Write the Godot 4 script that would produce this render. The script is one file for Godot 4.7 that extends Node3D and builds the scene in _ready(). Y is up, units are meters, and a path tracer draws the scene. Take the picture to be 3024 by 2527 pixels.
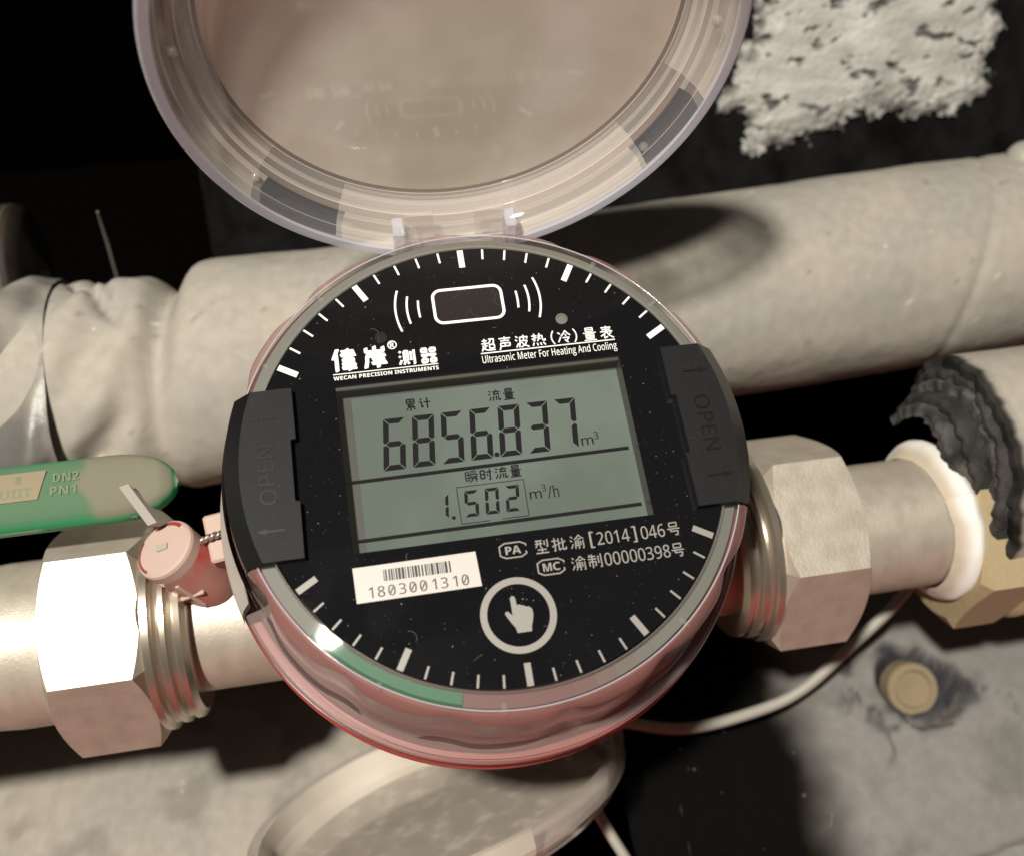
extends Node3D
# An ultrasonic heat meter with its clear lid open, on a pipe between dusty insulated pipes, lit by one lamp from above.
# Shapes are written in millimetres; the face of the meter is the plane y = 0, x to its 3 o'clock, z to its 6 o'clock.

const MM := 0.001
const LID_OPEN := 100.0
const HINGE := Vector3(0, -6, -51)
const PIPE_Y := -64.0
const PIPE_Z := 10.0
var base_of := {}
var taken := {}
var rng := RandomNumberGenerator.new()
var rough_noise := FastNoiseLite.new()
var fine_noise := FastNoiseLite.new()
var M := {}

# ---------------------------------------------------------------- mesh builder
class Shape:
	var v := PackedVector3Array()
	var n := PackedVector3Array()
	var c := PackedColorArray()
	var ix := PackedInt32Array()
	var xf := Transform3D()
	var tint := Color.WHITE
	var lift := 0.0

	func vert(p: Vector3, nn: Vector3, col = null) -> int:
		v.append(xf * p)
		n.append((xf.basis * nn).normalized())
		c.append(tint if col == null else col)
		return v.size() - 1

	func face(a: int, b: int, d: int) -> void:
		var g := (v[b] - v[a]).cross(v[d] - v[a])
		if g.length_squared() < 1e-16:
			return
		if g.dot(n[a] + n[b] + n[d]) > 0.0:
			ix.append_array([a, d, b])
		else:
			ix.append_array([a, b, d])

	func flat(pts: Array, nn = null) -> void:
		var nrm: Vector3 = (pts[1] - pts[0]).cross(pts[2] - pts[0]).normalized() if nn == null else nn
		var s := v.size()
		for p in pts:
			vert(p, nrm)
		for i in range(1, pts.size() - 1):
			face(s, s + i, s + i + 1)

	# profile of (radius, height) turned round the y axis; every stretch of the profile keeps its own hard edge unless soft
	func lathe(prof: Array, seg := 96, soft := false, a0 := 0.0, a1 := TAU, bulge = null) -> void:
		var np := prof.size()
		for k in np - 1:
			var p: Vector2 = prof[k]
			var q: Vector2 = prof[k + 1]
			var t := (q - p).normalized()
			var n0 := Vector2(t.y, -t.x)
			var na := n0
			var nb := n0
			if soft:
				if k > 0:
					var t0: Vector2 = (p - prof[k - 1]).normalized()
					na = (n0 + Vector2(t0.y, -t0.x)).normalized()
				if k < np - 2:
					var t2: Vector2 = (prof[k + 2] - q).normalized()
					nb = (n0 + Vector2(t2.y, -t2.x)).normalized()
			var s := v.size()
			for i in seg + 1:
				var a := a0 + (a1 - a0) * i / seg
				var d := Vector3(sin(a), 0, -cos(a))
				var e0 := 0.0
				var e1 := 0.0
				if bulge != null:
					e0 = bulge.call(a, k)
					e1 = bulge.call(a, k + 1)
				vert(d * (p.x + e0) + Vector3(0, p.y, 0), d * na.x + Vector3(0, na.y, 0))
				vert(d * (q.x + e1) + Vector3(0, q.y, 0), d * nb.x + Vector3(0, nb.y, 0))
			for i in seg:
				var j := s + i * 2
				face(j, j + 1, j + 2)
				face(j + 1, j + 3, j + 2)

	func tube(path: Array, r, seg := 14, caps := true) -> void:
		var m := path.size()
		var up := Vector3(0.13, 0.9, 0.31).normalized()
		var s := v.size()
		var first: Vector3
		var last: Vector3
		for k in m:
			var t: Vector3 = (path[mini(k + 1, m - 1)] - path[maxi(k - 1, 0)]).normalized()
			up = (up - t * up.dot(t)).normalized()
			var w := t.cross(up)
			var rr: float = r[k] if r is Array else r
			if k == 0:
				first = -t
			last = t
			for i in seg + 1:
				var a := TAU * i / seg
				var d := up * cos(a) + w * sin(a)
				vert(path[k] + d * rr, d)
		for k in m - 1:
			for i in seg:
				var j := s + k * (seg + 1) + i
				face(j, j + 1, j + seg + 1)
				face(j + 1, j + seg + 2, j + seg + 1)
		if caps:
			for e in 2:
				var row := s if e == 0 else s + (m - 1) * (seg + 1)
				var nn := first if e == 0 else last
				var ctr: Vector3 = path[0] if e == 0 else path[m - 1]
				var inv := xf.affine_inverse()
				var o := vert(ctr, nn)
				var q := v.size()
				for i in seg + 1:
					vert(inv * v[row + i], nn)
				for i in seg:
					face(o, q + i, q + i + 1)

	# box with chamfered edges
	func box(lo: Vector3, hi: Vector3, ch := 0.0) -> void:
		var ctr := (lo + hi) / 2
		var h := (hi - lo) / 2
		var P := {}
		for sx in [-1, 1]:
			for sy in [-1, 1]:
				for sz in [-1, 1]:
					var s := Vector3(sx, sy, sz)
					for ax in 3:
						var q := s * h
						for o in 3:
							if o != ax:
								q[o] -= s[o] * ch
						P[[sx, sy, sz, ax]] = ctr + q
		for ax in 3:
			var b := (ax + 1) % 3
			var d := (ax + 2) % 3
			for s in [-1, 1]:
				var pts := []
				for e in [[-1, -1], [1, -1], [1, 1], [-1, 1]]:
					var k := [0, 0, 0, ax]
					k[ax] = s
					k[b] = e[0]
					k[d] = e[1]
					pts.append(P[k])
				var nn := Vector3.ZERO
				nn[ax] = s
				flat(pts, nn)
			if ch > 0.0:
				for s1 in [-1, 1]:
					for s2 in [-1, 1]:
						var pts := []
						for e in [[-1, b], [1, b], [1, d], [-1, d]]:
							var k := [0, 0, 0, e[1]]
							k[ax] = e[0]
							k[b] = s1
							k[d] = s2
							pts.append(P[k])
						var nn := Vector3.ZERO
						nn[b] = s1
						nn[d] = s2
						flat(pts, nn.normalized())
		if ch > 0.0:
			for sx in [-1, 1]:
				for sy in [-1, 1]:
					for sz in [-1, 1]:
						flat([P[[sx, sy, sz, 0]], P[[sx, sy, sz, 1]], P[[sx, sy, sz, 2]]], Vector3(sx, sy, sz).normalized())

	# outline in (x, z) raised from y0 to y1, its top edge chamfered inwards
	func prism(poly: PackedVector2Array, y0: float, y1: float, ch := 0.0) -> void:
		var top := poly
		if ch > 0.0:
			var o := Geometry2D.offset_polygon(poly, -ch, Geometry2D.JOIN_MITER)
			if o.size() == 1 and o[0].size() == poly.size():
				var best := 0
				for k in poly.size():
					if o[0][k].distance_to(poly[0]) < o[0][best].distance_to(poly[0]):
						best = k
				top = PackedVector2Array()
				for k in poly.size():
					top.append(o[0][(best + k) % poly.size()])
			else:
				ch = 0.0
		plane(top, y1, Vector3.UP)
		plane(poly, y0, Vector3.DOWN)
		var ccw := 1.0 if not Geometry2D.is_polygon_clockwise(poly) else -1.0
		for k in poly.size():
			var a := poly[k]
			var b := poly[(k + 1) % poly.size()]
			var ta := top[k]
			var tb := top[(k + 1) % poly.size()]
			var t := (b - a).normalized() * ccw
			var nn := Vector3(t.y, 0, -t.x)
			flat([Vector3(a.x, y0, a.y), Vector3(b.x, y0, b.y), Vector3(b.x, y1 - ch, b.y), Vector3(a.x, y1 - ch, a.y)], nn)
			if ch > 0.0:
				flat([Vector3(a.x, y1 - ch, a.y), Vector3(b.x, y1 - ch, b.y), Vector3(tb.x, y1, tb.y), Vector3(ta.x, y1, ta.y)], (nn + Vector3.UP).normalized())

	func plane(poly: PackedVector2Array, y: float, nn: Vector3) -> void:
		var t := Geometry2D.triangulate_polygon(poly)
		var s := v.size()
		for p in poly:
			vert(Vector3(p.x, y, p.y), nn)
		for k in range(0, t.size(), 3):
			face(s + t[k], s + t[k + 1], s + t[k + 2])

	# a printed line; each one lies a micrometre above the one before
	func stroke(line: PackedVector2Array, width: float, y: float, round_ends := true) -> void:
		for p in Geometry2D.offset_polyline(line, width / 2, Geometry2D.JOIN_ROUND, Geometry2D.END_ROUND if round_ends else Geometry2D.END_BUTT):
			if not Geometry2D.is_polygon_clockwise(p):
				plane(p, y + lift, Vector3.UP)
		lift += 0.001

	func glyph(strokes: String, at: Vector2, size: Vector2, width: float, y: float) -> void:
		lift = 0.0
		for s in strokes.split(";", false):
			var line := PackedVector2Array()
			for p in s.strip_edges().split(" ", false):
				var q := p.split(",")
				line.append(at + Vector2(float(q[0]) / 20.0 - 0.5, float(q[1]) / 20.0 - 0.5) * size)
			stroke(line, width, y)
		lift = 0.0

	# lettering fitted into the box (x0, z0) to (x1, z1) of a face, reading along +x with its foot at z1
	func text(what: String, face_name: String, bold: bool, x0: float, x1: float, z0: float, z1: float, y: float, deep := 0.01) -> void:
		var tm := TextMesh.new()
		var f := SystemFont.new()
		f.font_names = PackedStringArray([face_name])
		f.font_weight = 700 if bold else 400
		tm.font = f
		tm.font_size = 96
		tm.pixel_size = 0.01
		tm.depth = 0.1
		tm.curve_step = 0.6
		tm.text = what
		var arr := tm.surface_get_arrays(0)
		var pv: PackedVector3Array = arr[Mesh.ARRAY_VERTEX]
		var pn: PackedVector3Array = arr[Mesh.ARRAY_NORMAL]
		var pi = arr[Mesh.ARRAY_INDEX]
		var lo := pv[0]
		var hi := pv[0]
		for p in pv:
			lo = lo.min(p)
			hi = hi.max(p)
		var s := v.size()
		for k in pv.size():
			var p := pv[k]
			vert(Vector3(remap(p.x, lo.x, hi.x, x0, x1), y + (deep if p.z > (lo.z + hi.z) / 2 else 0.0), remap(p.y, lo.y, hi.y, z1, z0)), Vector3(pn[k].x, pn[k].z, -pn[k].y))
		if pi == null:
			for k in range(0, pv.size(), 3):
				face(s + k, s + k + 1, s + k + 2)
		else:
			for k in range(0, pi.size(), 3):
				face(s + pi[k], s + pi[k + 1], s + pi[k + 2])

	# any sheet p(u, w); normals from its neighbours
	func sheet(nu: int, nw: int, at: Callable, outward := 1.0, colour = null, keep = null) -> void:
		var pts := PackedVector3Array()
		for i in nu + 1:
			for j in nw + 1:
				pts.append(at.call(float(i) / nu, float(j) / nw))
		var s := v.size()
		for i in nu + 1:
			for j in nw + 1:
				var du := pts[mini(i + 1, nu) * (nw + 1) + j] - pts[maxi(i - 1, 0) * (nw + 1) + j]
				var dw := pts[i * (nw + 1) + mini(j + 1, nw)] - pts[i * (nw + 1) + maxi(j - 1, 0)]
				var nn := du.cross(dw).normalized() * outward
				var p := pts[i * (nw + 1) + j]
				vert(p, nn if nn.length() > 0.5 else Vector3.UP, colour.call(p, float(i) / nu, float(j) / nw) if colour != null else null)
		for i in nu:
			for j in nw:
				var a := s + i * (nw + 1) + j
				if keep != null and not keep.call((i + 0.5) / nu, (j + 0.5) / nw):
					continue
				face(a, a + 1, a + nw + 1)
				face(a + 1, a + nw + 2, a + nw + 1)

	func ball(ctr: Vector3, rad: Vector3, nu := 16, nw := 10) -> void:
		var s := v.size()
		for i in nu + 1:
			for j in nw + 1:
				var a := TAU * i / nu
				var b := PI * j / nw
				var d := Vector3(sin(b) * cos(a), cos(b), sin(b) * sin(a))
				vert(ctr + d * rad, d / rad)
		for i in nu:
			for j in nw:
				var k := s + i * (nw + 1) + j
				face(k, k + 1, k + nw + 1)
				face(k + 1, k + nw + 2, k + nw + 1)


# ---------------------------------------------------------------- naming, tagging, committing
func numbered(called: String, under: Node) -> String:
	var key := str(under.get_instance_id()) + called
	taken[key] = taken.get(key, -1) + 1
	return called if taken[key] == 0 else "%s_%03d" % [called, taken[key]]


func thing(called: String, base: Vector3, label: String, category: String, group := "") -> Node3D:
	var o := Node3D.new()
	o.name = numbered(called, self)
	add_child(o, true)
	o.position = base * MM
	base_of[o] = base
	return tag(o, label, category, group)


func tag(o: Node3D, label: String, category: String, group := "") -> Node3D:
	o.set_meta("label", label)
	o.set_meta("category", category)
	if group:
		o.set_meta("group", group)
	return o


func mesh_of(s: Shape, base: Vector3) -> ArrayMesh:
	var pv := PackedVector3Array()
	for p in s.v:
		pv.append((p - base) * MM)
	var arr := []
	arr.resize(Mesh.ARRAY_MAX)
	arr[Mesh.ARRAY_VERTEX] = pv
	arr[Mesh.ARRAY_NORMAL] = s.n
	arr[Mesh.ARRAY_COLOR] = s.c
	arr[Mesh.ARRAY_INDEX] = s.ix
	var m := ArrayMesh.new()
	m.add_surface_from_arrays(Mesh.PRIMITIVE_TRIANGLES, arr)
	return m


func put(called: String, s: Shape, mat: Material, under: Node3D = null, label := "") -> MeshInstance3D:
	var o := MeshInstance3D.new()
	var host: Node = self if under == null else under
	var root: Node = under
	while root != null and root.get_parent() != self:
		root = root.get_parent()
	o.mesh = mesh_of(s, base_of.get(root, Vector3.ZERO))
	o.material_override = mat
	o.name = numbered(called, host)
	host.add_child(o, true)
	if label:
		o.set_meta("label", label)
	return o


func structure(o: Node3D) -> Node3D:
	o.set_meta("kind", "structure")
	return o


# ---------------------------------------------------------------- materials
func lin(r: float, g: float, b: float, a := 1.0) -> Color:
	var k := Color(r, g, b).linear_to_srgb()
	k.a = a
	return k


func mat(col: Color, rough: float, metal := 0.0) -> StandardMaterial3D:
	var m := StandardMaterial3D.new()
	m.albedo_color = col
	m.roughness = rough
	m.metallic = metal
	return m


func coloured(rough: float, metal := 0.0) -> StandardMaterial3D:
	var m := mat(Color.WHITE, rough, metal)
	m.vertex_color_use_as_albedo = true
	return m


func clear(col: Color, cover: float, rough := 0.08) -> StandardMaterial3D:
	var m := mat(col, rough)
	m.albedo_color.a = cover
	m.transparency = BaseMaterial3D.TRANSPARENCY_ALPHA
	return m


func noise_tex(freq: float, sd: int, ramp_cols: Array, ramp_at: Array, kind := FastNoiseLite.TYPE_SIMPLEX_SMOOTH, side := 512) -> NoiseTexture2D:
	var f := FastNoiseLite.new()
	f.seed = sd
	f.frequency = freq
	f.noise_type = kind
	f.fractal_octaves = 5
	var t := NoiseTexture2D.new()
	t.width = side
	t.height = side
	t.seamless = true
	t.noise = f
	if ramp_cols:
		var g := Gradient.new()
		g.colors = PackedColorArray(ramp_cols)
		g.offsets = PackedFloat32Array(ramp_at)
		t.color_ramp = g
	return t


func grain(m: StandardMaterial3D, scale: float, depth_cm: float, sd := 3, freq := 0.02) -> void:
	m.heightmap_enabled = true
	m.heightmap_texture = noise_tex(freq, sd, [], [])
	m.heightmap_scale = depth_cm
	m.uv1_triplanar = true
	m.uv1_world_triplanar = true
	m.uv1_scale = Vector3.ONE * scale


# specks of dust scattered on clear ground, as a colour texture with cover in its alpha
func specks(count: int, sd: int, col: Color, side := 1024, big := 2.2, hairs := 14) -> ImageTexture:
	var r := RandomNumberGenerator.new()
	r.seed = sd
	var im := Image.create_empty(side, side, false, Image.FORMAT_RGBA8)
	im.fill(Color(col.r, col.g, col.b, 0.0))
	var drift := FastNoiseLite.new()
	drift.seed = sd
	drift.frequency = 4.0 / side
	for k in count * 2:
		var p := Vector2(r.randf() * side, r.randf() * side)
		if drift.get_noise_2d(p.x, p.y) < r.randf_range(-0.35, 0.35):
			continue
		var rad := 0.6 + big * pow(r.randf(), 5.0)
		var cover := r.randf_range(0.12, 0.75)
		for x in range(int(p.x - rad - 1), int(p.x + rad + 2)):
			for y in range(int(p.y - rad - 1), int(p.y + rad + 2)):
				var d := Vector2(x, y).distance_to(p)
				var a := clampf(rad - d + 0.5, 0, 1) * cover
				var q := Vector2i(posmod(x, side), posmod(y, side))
				if a > im.get_pixelv(q).a:
					im.set_pixelv(q, Color(col.r, col.g, col.b, a))
	for k in hairs:
		var p := Vector2(r.randf() * side, r.randf() * side)
		var dir := r.randf() * TAU
		var bend := r.randf_range(-0.05, 0.05)
		for i in int(r.randf_range(12, 60)):
			p += Vector2.from_angle(dir)
			dir += bend
			im.set_pixelv(Vector2i(posmod(int(p.x), side), posmod(int(p.y), side)), Color(col.r, col.g, col.b, 0.4))
	return ImageTexture.create_from_image(im)


func dusted(m: StandardMaterial3D, tex: Texture2D, scale: float) -> void:
	m.detail_enabled = true
	m.detail_albedo = tex
	m.detail_blend_mode = BaseMaterial3D.BLEND_MODE_MIX
	m.uv1_triplanar = true
	m.uv1_world_triplanar = true
	m.uv1_scale = Vector3.ONE * scale


func materials() -> void:
	var white_specks := specks(420, 7, Color(0.62, 0.61, 0.58), 1024, 1.6, 12)
	var few_specks := specks(70, 9, Color(0.93, 0.90, 0.82), 1024, 4.5, 3)
	M.black_face = mat(lin(0.006, 0.006, 0.007), 0.05)
	dusted(M.black_face, white_specks, 16.0)
	M.black_face.albedo_texture = null
	M.black_face.roughness_texture = noise_tex(0.006, 93, [Color(0.5, 0.5, 0.5), Color(1, 1, 1)], [0.35, 0.7])
	M.black_face.roughness = 0.12
	M.print = mat(lin(0.80, 0.80, 0.77), 0.4)
	M.grey_print = mat(lin(0.25, 0.24, 0.22), 0.4)
	M.window_wall = mat(lin(0.045, 0.042, 0.035), 0.3)
	M.lcd = mat(lin(0.118, 0.146, 0.130), 0.9)
	M.lcd.albedo_texture = noise_tex(0.004, 57, [Color(0.90, 0.91, 0.90), Color(1, 1, 1)], [0.3, 0.7])
	M.lcd.uv1_triplanar = true
	M.lcd.uv1_world_triplanar = true
	M.lcd.uv1_scale = Vector3.ONE * 9.0
	M.lcd.metallic_specular = 0.1
	M.lcd_shade_and_bevel = mat(lin(0.036, 0.037, 0.027), 0.6)  # for the window bevel and the shade painted along the display edges
	M.segment = mat(lin(0.006, 0.005, 0.007), 0.9)
	M.segment.metallic_specular = 0.1
	M.pane = clear(Color(0.9, 0.9, 0.86), 0.012, 0.03)
	dusted(M.pane, specks(160, 21, Color(0.85, 0.85, 0.80), 1024, 1.6, 8), 16.0)
	M.dark_pane = mat(lin(0.022, 0.019, 0.018), 0.12)
	dusted(M.dark_pane, specks(200, 88, Color(0.42, 0.44, 0.43), 512, 1.2, 90), 30.0)
	M.black_plastic = mat(lin(0.007, 0.007, 0.0082), 0.6)
	M.black_plastic.metallic_specular = 0.35
	dusted(M.black_plastic, specks(2600, 5, Color(0.34, 0.34, 0.35), 1024, 1.4, 6), 22.0)
	M.black_smooth = mat(lin(0.008, 0.008, 0.009), 0.3)
	M.sticker = mat(lin(0.52, 0.49, 0.46), 0.35)
	M.grey_sticker = mat(lin(0.50, 0.475, 0.43), 0.5)
	M.ink = mat(lin(0.015, 0.014, 0.018), 0.5)
	M.clear_body = clear(lin(0.62, 0.52, 0.49), 0.22, 0.14)
	M.clear_top = clear(lin(0.5, 0.47, 0.45), 0.05, 0.035)
	M.clear_top.metallic_specular = 0.3
	M.pink_lip = clear(lin(0.36, 0.18, 0.16), 0.45, 0.08)
	M.clear_dark = clear(lin(0.05, 0.035, 0.035), 0.5, 0.2)
	M.clear_lip = clear(lin(0.55, 0.52, 0.48), 0.16, 0.08)
	M.clear_rim = clear(lin(0.74, 0.67, 0.60), 0.2, 0.05)
	M.rim_brown = clear(lin(0.36, 0.29, 0.25), 0.42, 0.05)
	M.rim_bare = clear(lin(0.30, 0.30, 0.32), 0.17, 0.05)
	dusted(M.rim_bare, specks(900, 44, Color(0.6, 0.6, 0.6), 512, 1.6, 20), 18.0)
	M.rim_glint = clear(lin(0.80, 0.76, 0.72), 0.45, 0.06)
	M.rim_pale = clear(lin(0.80, 0.73, 0.66), 0.42, 0.05)
	M.clear_edge = clear(lin(0.62, 0.62, 0.70), 0.4, 0.08)
	M.lid_dust = mat(lin(0.66, 0.605, 0.525), 0.75)
	M.lid_dust.backlight_enabled = true
	M.lid_dust.backlight = Color(0.16, 0.15, 0.13)
	M.lid_dust.clearcoat_enabled = true
	M.lid_dust.clearcoat = 1.0
	M.lid_dust.clearcoat_roughness = 0.06
	M.lid_dust.albedo_texture = noise_tex(0.006, 31, [Color(0.90, 0.89, 0.87), Color(1, 1, 1)], [0.2, 0.8])
	dusted(M.lid_dust, specks(40, 12, Color(0.9, 0.86, 0.78)), 9.0)
	M.red_plastic = mat(lin(0.27, 0.045, 0.034), 0.36)
	M.red_drum = mat(lin(0.17, 0.055, 0.048), 0.3)
	M.seal_red = coloured(0.45)
	M.seal_dust = mat(lin(0.47, 0.345, 0.295), 0.75)
	M.seal_grey = mat(lin(0.36, 0.335, 0.30), 0.8)
	M.gasket = mat(lin(0.12, 0.125, 0.105), 0.6)
	M.gasket_ring = coloured(0.6)
	M.reflected_green = mat(lin(0.016, 0.105, 0.045), 0.6)
	M.wire = mat(lin(0.5, 0.47, 0.42), 0.35, 0.9)
	M.nickel = coloured(0.5, 0.5)
	M.nickel.albedo_texture = noise_tex(0.007, 71, [Color(0.93, 0.925, 0.915), Color(0.97, 0.965, 0.96), Color(1, 1, 1)], [0.25, 0.5, 0.8])
	grain(M.nickel, 34.0, 0.0045, 5, 0.05)
	M.thread = coloured(0.28, 0.85)
	M.brass = mat(lin(0.44, 0.355, 0.21), 0.55, 0.2)
	M.old_brass = mat(lin(0.27, 0.21, 0.13), 0.75, 0.1)
	grain(M.old_brass, 40.0, 0.02, 12, 0.05)
	grain(M.brass, 30.0, 0.01, 8)
	M.tape = coloured(0.65)
	M.tape.rim_enabled = true
	M.tape.rim = 0.4
	M.green = coloured(0.25)
	M.green_top = coloured(0.8)
	M.green_top.metallic_specular = 0.2
	M.cream = mat(lin(0.24, 0.20, 0.125), 0.75)
	M.faded = mat(lin(0.155, 0.18, 0.105), 0.7)
	M.insulation = coloured(0.85)
	M.insulation.metallic_specular = 0.15
	M.insulation.albedo_texture = noise_tex(0.02, 41, [Color(0.955, 0.95, 0.945), Color(1, 1, 1)], [0.3, 0.7], FastNoiseLite.TYPE_SIMPLEX_SMOOTH, 1024)
	grain(M.insulation, 9.0, 0.004, 17, 0.02)
	M.insulation.detail_enabled = true
	M.insulation.detail_albedo = few_specks
	M.insulation.detail_blend_mode = BaseMaterial3D.BLEND_MODE_MIX
	M.foam = coloured(0.9)
	grain(M.foam, 40.0, 0.05, 23, 0.05)
	M.black_foam = mat(lin(0.011, 0.011, 0.011), 0.9)
	M.black_foam.metallic_specular = 0.15
	M.dark_void = mat(lin(0.0022, 0.0016, 0.0013), 1.0)
	M.dark_void.metallic_specular = 0.0
	M.black_foam.albedo_texture = noise_tex(0.008, 77, [Color(0.55, 0.55, 0.55), Color(1, 1, 1), Color(1, 1, 1)], [0.2, 0.6, 1.0])
	grain(M.black_foam, 12.0, 0.04, 29, 0.03)
	M.plaster = coloured(0.95)
	grain(M.plaster, 25.0, 0.012, 33, 0.03)
	M.cloth = mat(lin(0.62, 0.045, 0.035), 0.85)
	M.cable = mat(lin(0.33, 0.315, 0.275), 0.5)
	M.rust = coloured(0.7, 0.2)


# ---------------------------------------------------------------- the place
func _ready() -> void:
	rng.seed = 11
	rough_noise.seed = 4
	rough_noise.frequency = 0.018
	rough_noise.fractal_octaves = 4
	fine_noise.seed = 9
	fine_noise.frequency = 0.09
	fine_noise.fractal_octaves = 3

	var cam := Camera3D.new()
	cam.name = "camera"
	add_child(cam)
	cam.keep_aspect = Camera3D.KEEP_HEIGHT
	cam.fov = 44.402
	cam.near = 0.01
	cam.far = 20.0
	var right := Vector3(0.98415518, 0.07953302, 0.15847106)
	var down := Vector3(-0.11638744, -0.38448272, 0.9157658)
	var ahead := Vector3(0.133763, -0.9196997, -0.36913401)
	cam.transform = Transform3D(Basis(right, -down, -ahead).orthonormalized(), Vector3(-0.02324453, 0.19166124, 0.07269482))
	var lens := CameraAttributesPhysical.new()
	lens.frustum_focal_length = 12.0 / tan(deg_to_rad(44.402 / 2))
	lens.frustum_focus_distance = 0.215
	lens.frustum_near = 0.01
	lens.frustum_far = 20.0
	lens.exposure_aperture = 10.0
	cam.attributes = lens
	cam.current = true

	var e := Environment.new()
	e.background_mode = Environment.BG_COLOR
	e.background_color = lin(0.034, 0.030, 0.027)
	e.tonemap_mode = Environment.TONE_MAPPER_LINEAR
	e.tonemap_exposure = 1.0
	e.sdfgi_enabled = true
	e.ssao_enabled = true
	e.ssil_enabled = true
	var we := WorldEnvironment.new()
	we.name = "environment"
	we.environment = e
	add_child(we)

	var lamp := OmniLight3D.new()
	lamp.name = "hand_lamp"
	lamp.position = Vector3(-0.29, 0.90, 0.02)
	lamp.light_color = Color(1.0, 0.972, 0.925)
	lamp.light_energy = 1.68
	lamp.light_size = 0.032
	lamp.omni_range = 3.0
	lamp.omni_attenuation = 2.0
	lamp.shadow_enabled = true
	add_child(lamp)

	materials()
	build_wall()
	build_pipes_behind()
	build_flow_pipe()
	build_meter()
	build_handle()
	build_seals()
	build_front()


func tan_dust(p: Vector3, light := 1.0) -> Color:
	var k := rough_noise.get_noise_3dv(p * 1.4) * 0.5 + 0.5
	var q := fine_noise.get_noise_3dv(p) * 0.5 + 0.5
	var a := Color(0.41, 0.378, 0.325).lerp(Color(0.355, 0.335, 0.30), smoothstep(0.3, 0.75, k))
	return a * light * lerpf(0.975, 1.02, q)


func on_wall(x: float, k: float, h: float) -> Vector3:
	# the black wall leans back by 45 degrees behind the pipe
	return Vector3(x, -100 + 0.7071 * (k + h), -125 - 0.7071 * (k - h))


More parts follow.
